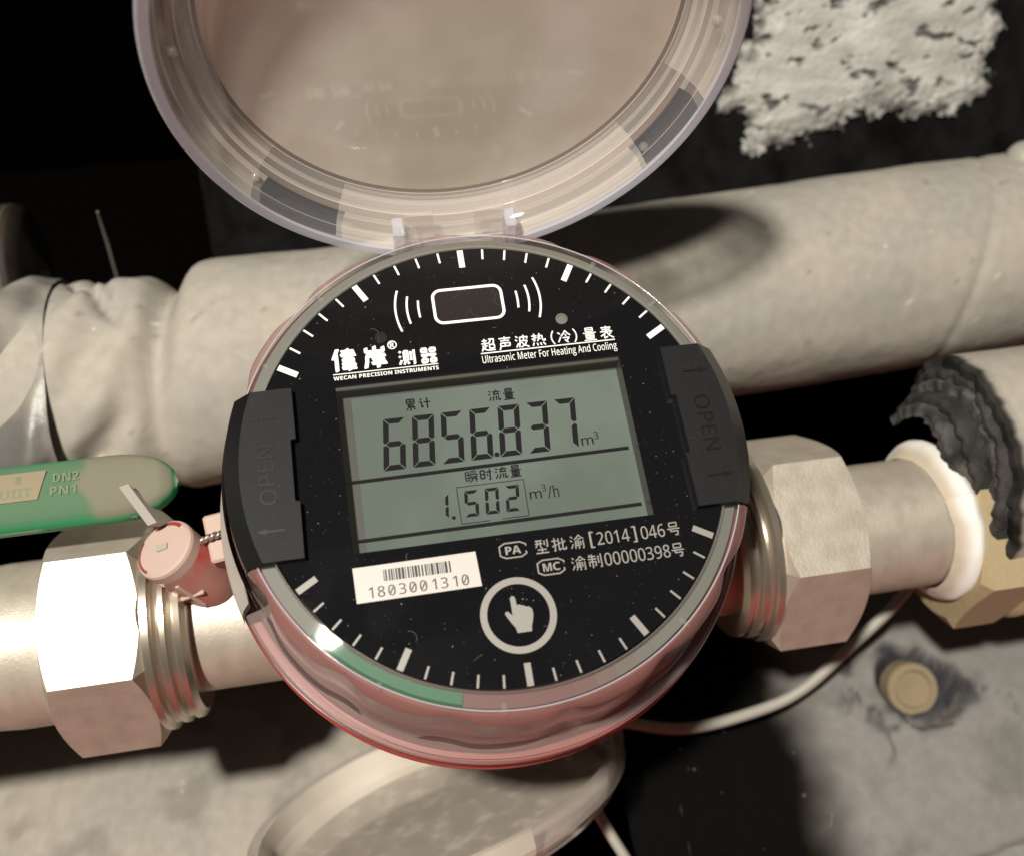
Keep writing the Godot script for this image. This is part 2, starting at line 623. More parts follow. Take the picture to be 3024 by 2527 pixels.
func build_wall() -> void:
	var s := Shape.new()
	s.sheet(70, 50, func(u, w):
		var x := lerpf(-70, 480, u)
		var k := lerpf(-46, 330, w)
		var h := 2.2 * rough_noise.get_noise_2d(x, k) + 0.5 * fine_noise.get_noise_2d(x, k) - maxf(0.0, 0.03 - u) * 900
		return on_wall(x, k, h), 1.0)
	structure(put("wall", s, M.black_foam))
	s = Shape.new()
	s.flat([Vector3(-700, -500, -330), Vector3(500, -500, -330), Vector3(500, 400, -330), Vector3(-700, 400, -330)], Vector3.BACK)
	structure(put("wall", s, M.dark_void))
	s = Shape.new()
	s.flat([Vector3(-700, -330, -330), Vector3(700, -330, -330), Vector3(700, -330, 500), Vector3(-700, -330, 500)], Vector3.UP)
	structure(put("floor", s, M.dark_void))
	# plaster smeared on the black wall
	var edge := FastNoiseLite.new()
	edge.seed = 52
	edge.frequency = 0.05
	edge.fractal_octaves = 5
	var hold := FastNoiseLite.new()
	hold.seed = 15
	hold.frequency = 0.11
	hold.fractal_octaves = 4
	var outline := PackedVector2Array([Vector2(119, 75), Vector2(117, 57), Vector2(107, 36), Vector2(103, 26), Vector2(110, 21), Vector2(112, 11), Vector2(124, 10), Vector2(143, 12.5), Vector2(149, 18), Vector2(160, 19), Vector2(178, 18), Vector2(189, 15.5), Vector2(195, 20), Vector2(203, 26), Vector2(196, 34), Vector2(201, 42), Vector2(200, 52), Vector2(203, 75)])
	var inside := func(x: float, y: float) -> float:
		var d := 1e9
		var q := Vector2(x, y)
		for k in outline.size():
			d = minf(d, q.distance_to(Geometry2D.get_closest_point_to_segment(q, outline[k], outline[(k + 1) % outline.size()])))
		if not Geometry2D.is_point_in_polygon(q, outline):
			d = -d
		return d + 5.5 * edge.get_noise_2d(x * 1.6, y * 1.6) + 2.2 * hold.get_noise_2d(x * 5.0, y * 3.0)
	s = Shape.new()
	s.sheet(260, 190, func(u, w):
		var x := lerpf(98, 210, u)
		var y := lerpf(4, 78, w)
		var d: float = inside.call(x, y)
		var pit := smoothstep(0.20, 0.36, hold.get_noise_2d(x * 0.75, y * 1.25)) * smoothstep(-0.25, 0.15, rough_noise.get_noise_2d(x * 3.0, y * 4.0))
		var h := clampf(d * 0.25 - 1.3, -2.0, 0.9) + 0.5 * edge.get_noise_2d(x * 0.7 + 90, y * 1.3) + 0.25 * hold.get_noise_2d(x * 3.0, y * 4.0) - 1.5 * pit
		return on_wall(x, y, 2.6 + h), 1.0, func(p, u, w):
			var x := lerpf(98, 210, u)
			var y := lerpf(4, 78, w)
			var k := clampf(0.62 + 0.6 * edge.get_noise_2d(x * 0.8, y * 1.6), 0.0, 1.0)
			var dark := smoothstep(0.22, 0.40, hold.get_noise_2d(x * 0.75, y * 1.25)) * smoothstep(-0.25, 0.15, rough_noise.get_noise_2d(x * 3.0, y * 4.0))
			var thin := smoothstep(7.0, 0.0, inside.call(x, y)) * smoothstep(-0.35, 0.3, edge.get_noise_2d(x * 3.0, y * 3.0)) + 0.45 * smoothstep(0.0, 0.4, rough_noise.get_noise_2d(x * 1.5, y * 6.0)) * smoothstep(32.0, 18.0, y)
			return Color(0.24, 0.235, 0.21).lerp(Color(0.56, 0.55, 0.515), k).lerp(Color(0.03, 0.03, 0.03), clampf(maxf(dark * 0.85, 0.85 * thin), 0.0, 0.95)), func(u, w):
				return inside.call(lerpf(98, 210, u), lerpf(4, 78, w)) > 0.0)
	tag(put("plaster_patch", s, M.plaster), "rough whitish plaster smear on the black wall beside the lid", "plaster")
	# a dusty thread hanging before the dark gap
	s = Shape.new()
	s.tube([Vector3(-96, -82, -122), Vector3(-97.5, -100, -122), Vector3(-99, -114, -121), Vector3(-100.5, -127, -120)], [0.25, 0.6, 0.5, 0.35], 8)
	tag(put("dusty_thread", s, M.cable), "thin dusty thread hanging in the black gap left of the lid", "thread")
	# old pipe end at the far left
	var o := thing("rusty_pipe", Vector3(-150, -120, -105), "dark rusty pipe end with worn thread at the left edge", "pipe")
	s = Shape.new()
	s.sheet(60, 40, func(u, w):
		var a = TAU * w
		var x := lerpf(-230, -114, u)
		var r := 21.0 + (1.0 if x > -122 else 0.0) - pow(smoothstep(-121.5, -114, x), 2.0) * 21.9 + 0.5 * rough_noise.get_noise_3d(x * 3, a * 20, 0)
		return Vector3(x, -98 + r * cos(a), -112 + r * sin(a)), -1.0, func(p, _u, _w):
			return Color(0.032, 0.022, 0.015).lerp(Color(0.012, 0.010, 0.009), clampf(0.5 + rough_noise.get_noise_3dv(p * 3.0), 0, 1)))
	put("pipe_body", s, M.rust, o)
	s = Shape.new()
	for k in 6:
		var path := []
		for i in 33:
			var a := TAU * i / 32
			path.append(Vector3(-131 + k * 1.7, -98 + 21.5 * cos(a), -112 + 21.5 * sin(a)))
		s.tint = Color(0.10, 0.085, 0.06)
		s.tube(path, 0.6, 6, false)
	put("thread", s, M.rust, o)


func pipe_sheet(s: Shape, x0: float, x1: float, centre: Callable, radius: Callable, colour: Callable, nu := 220, nw := 120) -> void:
	s.sheet(nu, nw, func(u, w):
		var x := lerpf(x0, x1, u)
		var a = TAU * w
		var c: Vector3 = centre.call(x)
		var r: float = radius.call(x, a)
		return c + Vector3(0, cos(a), sin(a)) * r, -1.0, colour)


func build_pipes_behind() -> void:
	var s := Shape.new()
	var line := func(x: float) -> Vector3: return Vector3(x, -90, -71.7 - 0.0515 * x)
	pipe_sheet(s, -240, 320, line, func(x, a):
		var r := 31.8
		r -= 8.5 * exp(-pow((x + 75.5 + 3.0 * sin(a)) / 4.2, 2.0)) * pow(0.5 + 0.5 * cos(a + 0.75), 1.5)
		r -= smoothstep(-74, -79, x) * 1.6
		r += smoothstep(-84, -97, x) * 1.2 * cos(a + 0.9)
		r += 1.4 * exp(-pow((x + 57) / 14.0, 2.0)) * cos(a)
		r += 0.9 * rough_noise.get_noise_3d(x * 0.7, 40 * cos(a), 40 * sin(a))
		r += 0.12 * fine_noise.get_noise_3d(x * 2.0, 60 * cos(a), 60 * sin(a))
		# creases in the wrapping by the joint
		var tt: float = a - TAU if a > PI else a
		var on_left := smoothstep(-80.0, -90.0, x) * smoothstep(-105.0, -99.0, x)
		r += 1.6 * on_left * sin((x + 30.0 * tt) * 0.22 + 2.0 * rough_noise.get_noise_2d(x, 30.0 * tt))
		r -= 2.6 * exp(-pow((x + 96.0 - 17.0 * (tt + 0.75)) / 1.9, 2.0)) * smoothstep(-1.25, -0.9, tt) * smoothstep(0.0, -0.45, tt)
		r -= 1.5 * exp(-pow((x + 88 - 11 * sin(a + 0.55)) / 1.6, 2.0)) * smoothstep(0.2, -0.7, a - TAU if a > PI else a)
		r -= 0.7 * exp(-pow((x - 168 + 14 * sin(a)) / 1.5, 2.0))
		return r, func(p, _u, _w):
			var k := tan_dust(p)
			var spot := smoothstep(0.62, 0.72, fine_noise.get_noise_3dv(p * 2.6 + Vector3(40, 0, 0)))
			var pit := smoothstep(0.55, 0.62, fine_noise.get_noise_3dv(p * 1.9 - Vector3(90, 0, 0)))
			return k.lerp(Color(0.75, 0.70, 0.58), spot * 0.6) * (1.0 - 0.3 * pit), 340, 150)
	tag(put("insulated_pipe", s, M.insulation), "thick tan insulated pipe running behind the meter, under the lid", "pipe")
	# plastic wrapping pulled over its left part
	s = Shape.new()
	pipe_sheet(s, -260, -104, line, func(x, a):
		var t = a - TAU if a > PI else a
		var r := 33.4 + 3.6 * sin(x * 0.19 + t * 4.2) * smoothstep(-104, -110, x) + 3.0 * rough_noise.get_noise_3d(x * 2.2 + t * 30, t * 20, 7)
		return r - 1.0, func(p, _u, _w):
			return tan_dust(p, 0.8).lerp(Color(0.09, 0.087, 0.085), clampf(0.45 + 1.3 * rough_noise.get_noise_3dv(p * 2.0 + Vector3(0, 50, 0)), 0, 0.85)), 120, 150)
	var wrap := coloured(0.42)
	grain(wrap, 12.0, 0.04, 19)
	tag(put("plastic_wrap", s, wrap), "creased grey plastic sheet wrapped round the tan pipe at left", "plastic wrap")
	# pinkish stub at the far end
	s = Shape.new()
	s.ball(Vector3(190, -67, -101), Vector3(6, 6, 6), 24, 14)
	s.tube([Vector3(190, -68, -101), Vector3(206, -80, -106)], [5.4, 6.0], 20)
	tag(put("pipe_plug", s, M.cable), "small rounded pale plug at the right end of the tan pipe", "plug")


# the pipe line that carries the meter: axis along x
func axis_frame(x: float, turn := 0.0) -> Transform3D:
	# local y runs along +x
	var b := Basis(Vector3(0, 0, 1), -PI / 2)
	b = Basis(Vector3(1, 0, 0), turn) * b
	return Transform3D(b, Vector3(x, PIPE_Y, PIPE_Z))


func metal_tint(p: Vector3) -> Color:
	var k := rough_noise.get_noise_3dv(p * 2.5) * 0.5 + 0.5
	return Color(0.58, 0.53, 0.455).lerp(Color(0.47, 0.43, 0.37), k)


func metal_tube(x0: float, x1: float, prof: Array) -> Shape:
	# prof: (distance along, radius)
	var s := Shape.new()
	s.tint = Color(0.56, 0.51, 0.435)
	s.xf = axis_frame(x0)
	var p := []
	for q in prof:
		p.append(Vector2(q[1], q[0]))
	s.lathe(p, 72, false)
	return s


func hex_nut(across: float, length: float, turn: float) -> Shape:
	# hexagon whose corners are turned down by a cone at both ends; axis along +x from the origin
	var s := Shape.new()
	s.tint = Color(0.56, 0.51, 0.435)
	var flat_r := across / 2
	var corner := flat_r / cos(PI / 6)
	var face_r := flat_r * 1.0
	for k in 6:
		var rows := []
		var steps := 12
		for i in steps + 1:
			var a := PI / 6 * (2.0 * i / steps - 1.0)
			var reach := flat_r / cos(a)
			var cut := (reach - face_r) * 0.55
			var dir := Vector3(0, cos(a + k * PI / 3 + turn), sin(a + k * PI / 3 + turn))
			rows.append([dir * reach, cut, dir])
		var nn := Vector3(0, cos(k * PI / 3 + turn), sin(k * PI / 3 + turn))
		for i in steps:
			var p0: Vector3 = rows[i][0]
			var p1: Vector3 = rows[i + 1][0]
			var c0: float = rows[i][1]
			var c1: float = rows[i + 1][1]
			var X := Vector3(1, 0, 0)
			s.flat([p0 + X * c0, p1 + X * c1, p1 + X * (length - c1), p0 + X * (length - c0)], nn)
			for e in 2:
				var xe := 0.0 if e == 0 else length
				var q0: Vector3 = rows[i][2] * face_r
				var q1: Vector3 = rows[i + 1][2] * face_r
				var o := Vector3(-1, 0, 0) if e == 0 else Vector3(1, 0, 0)
				var xs0 := c0 if e == 0 else length - c0
				var xs1 := c1 if e == 0 else length - c1
				s.flat([p0 + X * xs0, p1 + X * xs1, q1 + X * xe, q0 + X * xe], (o + nn * 0.6).normalized())
				s.flat([q0 + X * xe, q1 + X * xe, q1 * 0.66 + X * xe, q0 * 0.66 + X * xe], o)
	return s


func build_flow_pipe() -> void:
	# left and right tail pipes
	var s := metal_tube(-240, -96, [[0, 18.6], [120, 18.6], [130, 19.4], [144, 19.4], [144, 12]])
	tag(put("tail_pipe", s, M.nickel), "short nickel grey pipe entering the big nut at the left edge", "pipe")
	s = metal_tube(90, 119, [[0, 16.9], [29, 16.9]])
	tag(put("tail_pipe", s, M.nickel), "dusty grey pipe between the right nut and the white tape", "pipe")
	s = metal_tube(-73, -40, [[0, 16.8], [40, 16.8]])
	tag(put("flow_tube", s, M.nickel), "bright nickel pipe between the left nut and the meter", "pipe")
	s = metal_tube(36, 66, [[0, 16.8], [30, 16.8]])
	tag(put("flow_tube", s, M.nickel), "shaded pipe between the meter and the right nut", "pipe")
	for side in [-1, 1]:
		s = Shape.new()
		s.tint = Color(0.52, 0.46, 0.38)
		s.xf = Transform3D(Basis(Vector3(0, 0, 1), PI / 2 * side), Vector3(78.0 * side if side < 0 else 70.0, PIPE_Y, PIPE_Z))
		s.lathe([Vector2(20, -1), Vector2(24.0, -0.2), Vector2(24.4, 0.6), Vector2(24.4, 2.2), Vector2(23.0, 2.8), Vector2(22.4, 3.6), Vector2(23.2, 4.3), Vector2(23.2, 5.4), Vector2(22.0, 6.0), Vector2(21.6, 6.8), Vector2(22.6, 7.4), Vector2(22.4, 8.6), Vector2(20.6, 9.6), Vector2(16.7, 9.8)], 96)
		tag(put("threaded_collar", s, M.thread), "ridged metal collar against the %s" % ("left nut, below the red seal" if side < 0 else "right nut, under the right clip"), "collar", "collars beside the union nuts")
	# union nuts
	var o := thing("union_nut", Vector3(-99, PIPE_Y, PIPE_Z), "big nickel hexagon nut left of the meter with glaring top face", "nut", "union nuts on the meter pipe")
	s = hex_nut(48, 21.5, 0.105)
	s.xf = Transform3D()
	for k in s.v.size():
		s.v[k] += Vector3(-99, PIPE_Y, PIPE_Z)
	put("hexagon_body", s, M.nickel, o)
	var r := o.duplicate()
	r.name = numbered("union_nut", self)
	add_child(r, true)
	r.position = Vector3(69.5, PIPE_Y, PIPE_Z) * MM
	r.rotation.x = -0.05
	base_of[r] = Vector3(69.5, PIPE_Y, PIPE_Z)
	tag(r, "dusty beige hexagon nut right of the meter, beside the white tape", "nut", "union nuts on the meter pipe")
	# white sealing tape round the right pipe end
	s = Shape.new()
	s.sheet(24, 90, func(u, w):
		var a = TAU * w
		var x = 115.0 + 9.0 * u + 1.3 * rough_noise.get_noise_2d(a * 30, 3) + 1.6 * sin(a + 0.6)
		var rr := 17.2 + 4.2 * sin(PI * clampf(u * 1.05, 0, 1)) + 0.8 * rough_noise.get_noise_2d(a * 40, u * 40)
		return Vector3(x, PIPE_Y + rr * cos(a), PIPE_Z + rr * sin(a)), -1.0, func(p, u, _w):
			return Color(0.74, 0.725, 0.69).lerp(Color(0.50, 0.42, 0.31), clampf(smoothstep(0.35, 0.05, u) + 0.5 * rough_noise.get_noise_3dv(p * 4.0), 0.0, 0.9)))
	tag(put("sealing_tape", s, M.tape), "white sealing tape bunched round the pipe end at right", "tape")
	# brass fitting under the insulation at right
	o = thing("brass_fitting", Vector3(124, -100, PIPE_Z + 20), "yellow brass hexagon fitting below the white tape at right", "fitting")
	s = Shape.new()
	s.xf = Transform3D(Basis(), Vector3(124.0, PIPE_Y, PIPE_Z))
	var h := hex_nut(43, 15, 0.35)
	for k in h.v.size():
		h.v[k] += Vector3(121.5, PIPE_Y - 3, PIPE_Z + 4)
	h.c.fill(Color.WHITE)
	put("hexagon", h, M.brass, o)
	s = Shape.new()
	s.xf = axis_frame(136.5).translated(Vector3(0, -3, 4))
	s.lathe([Vector2(12, 0), Vector2(22.5, 0), Vector2(23.5, 1), Vector2(23.5, 12), Vector2(21, 14), Vector2(21, 50)], 60)
	put("barrel", s, M.brass, o)
	# foam sleeve cut open, folded over the right pipe
	o = thing("foam_sleeve", Vector3(150, PIPE_Y, PIPE_Z), "black foam pipe sleeve with ragged cut end and dusty top at right", "pipe sleeve")
	for k in 5:
		s = Shape.new()
		var r0: float = [15.0, 18.6, 20.9, 24.6, 27.0][k]
		var r1: float = [18.4, 20.8, 24.4, 26.8, 30.2][k]
		var start := 118.5 + k * 2.3 + (1.6 if k == 2 else 0.0)
		s.sheet(46, 70, func(u, w):
			var a := lerpf(-1.75, 1.2, w)
			var ragged := 2.8 * rough_noise.get_noise_2d(a * 34 + k * 40, 5) + 1.3 * fine_noise.get_noise_2d(a * 60 + k * 40, 5)
			var x0 := start + ragged
			var x := x0
			var rr := r0
			if u < 0.2:
				rr = lerpf(r0, r1 - 0.8, u / 0.2)
			elif u < 0.26:
				rr = lerpf(r1 - 0.8, r1, (u - 0.2) / 0.06)
				x = x0 + 0.9 * (u - 0.2) / 0.06
			else:
				rr = r1
				x = lerpf(x0 + 0.9, 330, pow((u - 0.26) / 0.74, 1.7))
			rr += 0.8 * rough_noise.get_noise_3d(x, a * 30, k * 9) + (0.5 * fine_noise.get_noise_3d(x * 2.0, a * 60, k * 9) if k < 4 else 0.0)
			return Vector3(x, -60 + rr * cos(a), -2 + rr * sin(a)), -1.0, func(p, u, _w):
				var foam := Color(0.012, 0.012, 0.011).lerp(Color(0.085, 0.08, 0.074) * [1.2, 0.5, 1.3, 0.6, 0.5][k], clampf(0.5 + fine_noise.get_noise_3dv(p * 1.5), 0, 1))
				return foam.lerp(tan_dust(p), smoothstep(0.27, 0.32, u)) if k == 4 else foam)
		put("foam_layer", s, M.insulation if k == 4 else M.foam, o)


# ---------------------------------------------------------------- the meter
const CHARS := {
	"chao": "2,4 9,4; 5.5,1 5.5,8; 1,8 10,8; 5.7,8 5.7,15; 5.7,11.5 9,11.5; 3,10.5 2.8,14 1,19; 2.6,13.5 5,16.5 9,18 19,18; 11,2 18,2 17.5,7 16,8.3; 13.5,2 13,5 10.5,8.5; 11.5,10 18,10 18,15.5; 18,15.5 11.5,15.5 11.5,10",
	"sheng": "2,3 18,3; 10,0.5 10,6.5; 4,6.5 16,6.5; 4,10 16.5,10 16.5,14.5; 4,14.5 16.5,14.5; 10,10 10,14.5; 4,10 4,15 2,19.5",
	"bo": "2,2 4.5,4.5; 1,7 3.5,9.5; 1.5,18.5 5,12.5; 7.5,4 18,4 16.5,7; 7.5,4 7.3,11 5.5,19; 12.5,1 12.5,9.5; 8,9.5 17,9.5 14,15 8,19; 9,11.5 13,16 19,19",
	"re": "1,4.5 8,4.5; 4.7,1 4.7,12 2.8,11.3; 1,9.3 8,7; 9,4.8 15.5,4.8 15.5,10 17,12 19,12 19,9.5; 12,1 11.8,6 8.5,12.5; 9.5,7 13,9.5; 3.5,14.5 1.5,19; 7.5,15 8.5,19; 12,15 13.5,19; 16,14.5 18.8,18.8",
	"leng": "2,3 5,6; 1.5,17.5 5.5,10; 12.5,1 10,5 6,9; 12.5,1 15,5 19,8.5; 11.5,6.5 13.5,9; 8,11.5 17,11.5 13,16; 10.5,14.5 15,19",
	"liang": "5,1 15,1 15,6.3; 15,6.3 5,6.3 5,1; 5,3.6 15,3.6; 1,8.5 19,8.5; 4.5,10.5 15.5,10.5 15.5,15; 15.5,15 4.5,15 4.5,10.5; 4.5,12.7 15.5,12.7; 10,10.5 10,19; 4,17 16,17; 1.5,19.3 18.5,19.3",
	"biao": "3,3 17,3; 4,6 16,6; 1.5,9 18.5,9; 10,0.8 10,9; 10,9 7,12.5 1.5,15.5; 6.5,12 6.5,18.8 11,16.5; 16.5,11 12.5,13.5; 10,9 13,15 19,19",
	"lei": "4,1 16,1 16,8.5; 16,8.5 4,8.5 4,1; 10,1 10,8.5; 4,4.7 16,4.7; 9,9.5 5.5,11.8 10,12; 14,10 6,14.5 16,14; 14,12 16.5,15; 10,14.3 10,19.5 8,19; 6,15.5 3,18.5; 14,15.5 17,18.5",
	"ji": "3,1.5 5.5,4.5; 1,7.5 5,7.5 5,16.5 8,14; 8.5,8 19,8; 13.7,1 13.7,19",
	"liu": "2,2 4.5,4.5; 1,7 3.5,9.5; 1.5,18.5 5,12.5; 12.5,0.5 13.5,3; 7,4 19,4; 12,4 8.5,8.5 17,8; 15.5,6 17.8,9; 9,11 8.5,16 6.5,19; 12.8,11 12.8,18.5; 16.3,11 16.3,18 19,18 19,16",
	"shun": "1,3 6,3 6,16.5; 6,16.5 1,16.5 1,3; 1,7.3 6,7.3; 1,12 6,12; 17.5,1 8.5,2.8; 9,4 10,6; 13,3.5 13.5,5.5; 17,3.5 15.5,6; 8,9.5 8,7.3 19,7.3 18.5,9.5; 10.5,9.5 7.8,14; 9.5,11 13,11 11,16 7.5,19.3; 10,13 11.5,14.5; 14,11 19,11; 14.8,11 14.3,14.5 19.3,14.5; 16.8,9.3 16.8,19.5",
	"shi": "1.5,3 7.5,3 7.5,16; 7.5,16 1.5,16 1.5,3; 1.5,9.3 7.5,9.3; 9.5,6 19,6; 16,1 16,18.5 13.5,18; 11,9 13,13",
	"xing": "2,2 11,2; 1.5,6 11.5,6; 4.5,2 4.5,7 2,11; 8.5,2 8.5,11; 14,2.5 14,8.5; 18,1 18,10.5 16,10.2; 4,14.3 16,14.3; 10,11 10,18.8; 1.5,18.8 18.5,18.8",
	"pi": "1,5 8,5; 4.7,1 4.7,18.5 2.8,18; 1,12.5 8,10; 10,2 10,18 13.5,16; 10,8.5 13.5,8.5; 15.2,2 15.2,17.5 19.2,17.5 19.2,14.5; 19,6 15.2,9.5",
	"yu": "2,2 4.5,4.5; 1,7 3.5,9.5; 1.5,18.5 5,12.5; 13,0.8 10.5,4 6.5,7; 13,0.8 15.5,4 19.3,6.8; 10.5,6.3 15.5,6.3; 8,9 12.3,9 12.3,19 11,18.8; 8,9 7.8,15 7,19.3; 8,12 12.3,12; 8,15 12.3,15; 15,9 15,15.5; 18.3,8.5 18.3,19 16.5,18.8",
	"zhi": "3.8,1.2 2,5; 3,4 11.5,4; 1,7.5 12.3,7.5; 6.7,1 6.7,19.5; 2.5,17 2.5,11 11,11 11,16.3 9.5,16; 14.8,3.5 14.8,13.5; 18.5,1 18.5,18.8 16.3,18.3",
	"hao": "5,1.5 15,1.5 15,7; 15,7 5,7 5,1.5; 1.5,10.2 18.5,10.2; 6.5,10.2 5.7,13.7 15.7,13.7 15,18 13.5,19.3 11,18.7",
	"wei_bold": "5,1 1.5,9; 3.8,6 3.8,19.2; 8.5,3.2 18,3.2; 13,1.2 13,3; 17,3 17.3,6; 7.8,6.2 19,6.2; 9.7,9.6 17,9.6 17,11.8; 17,11.8 9.7,11.8 9.7,9.6; 8.7,14.3 18.7,14.3; 10,14.3 9.3,17.3; 8.5,17.4 19,17.4; 14,14 14,19.2",
	"an_bold": "3,2.2 3,5.6 17,5.6 17,2.2; 10,1.2 10,5.6; 3.4,9 18.2,9; 3.6,9 3.2,14 1.9,18.8; 8,12.2 17.4,12.2; 7.4,15.6 18.8,15.6; 12.2,12 12.2,19",
	"ce_bold": "2.2,2.2 4.2,4; 1.8,8 3.8,9.4; 2,18.2 4.4,13; 7.4,2.4 11.4,2.4 11.4,14; 11.4,14 7.4,14 7.4,2.4; 7.4,6.2 11.4,6.2; 7.4,10 11.4,10; 8.2,15.8 6.6,18.6; 10.8,15.8 12.4,18.2; 14.9,3 14.9,14; 18.4,1.4 18.4,18.2 16.9,18.2",
	"qi_bold": "3,2 8,2 8,6; 8,6 3,6 3,2; 12.4,2 17.4,2 17.4,6; 17.4,6 12.4,6 12.4,2; 2,9.8 18.4,9.8; 10,7.6 8.6,10.2 3.6,12; 10.6,9.8 16.6,12; 3,14.6 8,14.6 8,18.6; 8,18.6 3,18.6 3,14.6; 12.4,14.6 17.4,14.6 17.4,18.6; 17.4,18.6 12.4,18.6 12.4,14.6",
}
const SEGMENTS := {"0": "abcdef", "1": "bc", "2": "abged", "3": "abgcd", "5": "afgcd", "6": "afgedc", "7": "abc", "8": "abcdefg"}


func digit(s: Shape, which: String, x: float, z: float, w: float, h: float, t: float, slant: float, y: float) -> void:
	var g := t * 0.13
	var m := h / 2
	var P := func(px: float, pz: float) -> Vector2: return Vector2(x + px - slant * pz / h, z + pz)
	for k in SEGMENTS[which]:
		var poly := []
		match k:
			"a": poly = [[g, 0], [w - g, 0], [w - t - g, t], [t + g, t]]
			"d": poly = [[g, h], [w - g, h], [w - t - g, h - t], [t + g, h - t]]
			"g": poly = [[t * 0.45 + g, m], [t + g * 0.5, m - t / 2], [w - t - g * 0.5, m - t / 2], [w - t * 0.45 - g, m], [w - t - g * 0.5, m + t / 2], [t + g * 0.5, m + t / 2]]
			"f": poly = [[0, g], [t, t + g], [t, m - t / 2 - g], [t * 0.45, m - g], [0, m - t * 0.4]]
			"e": poly = [[0, h - g], [t, h - t - g], [t, m + t / 2 + g], [t * 0.45, m + g], [0, m + t * 0.4]]
			"b": poly = [[w, g], [w - t, t + g], [w - t, m - t / 2 - g], [w - t * 0.45, m - g], [w, m - t * 0.4]]
			"c": poly = [[w, h - g], [w - t, h - t - g], [w - t, m + t / 2 + g], [w - t * 0.45, m + g], [w, m + t * 0.4]]
		var q := PackedVector2Array()
		for p in poly:
			q.append(P.call(p[0], p[1]))
		s.plane(q, y, Vector3.UP)


func ring_to_rect(s: Shape, radius: float, lo: Vector2, hi: Vector2, y: float) -> void:
	# flat plate between a circle and a rectangular opening
	var angles := []
	for i in 160:
		angles.append(TAU * i / 160)
	for c in [Vector2(lo.x, lo.y), Vector2(hi.x, lo.y), Vector2(hi.x, hi.y), Vector2(lo.x, hi.y)]:
		angles.append(fposmod(c.angle(), TAU))
	angles.sort()
	var start := s.v.size()
	for a in angles:
		var d := Vector2.from_angle(a)
		var k := 1e9
		if absf(d.x) > 1e-6:
			k = minf(k, (hi.x if d.x > 0 else lo.x) / d.x)
		if absf(d.y) > 1e-6:
			k = minf(k, (hi.y if d.y > 0 else lo.y) / d.y)
		s.vert(Vector3(d.x * radius, y, d.y * radius), Vector3.UP)
		s.vert(Vector3(d.x * k, y, d.y * k), Vector3.UP)
	var n: int = angles.size()
	for i in n:
		var a := start + i * 2
		var b := start + ((i + 1) % n) * 2
		s.face(a, a + 1, b)
		s.face(a + 1, b + 1, b)


func bar(s: Shape, a: Vector2, b: Vector2, width: float, y: float) -> void:
	s.stroke(PackedVector2Array([a, b]), width, y, false)


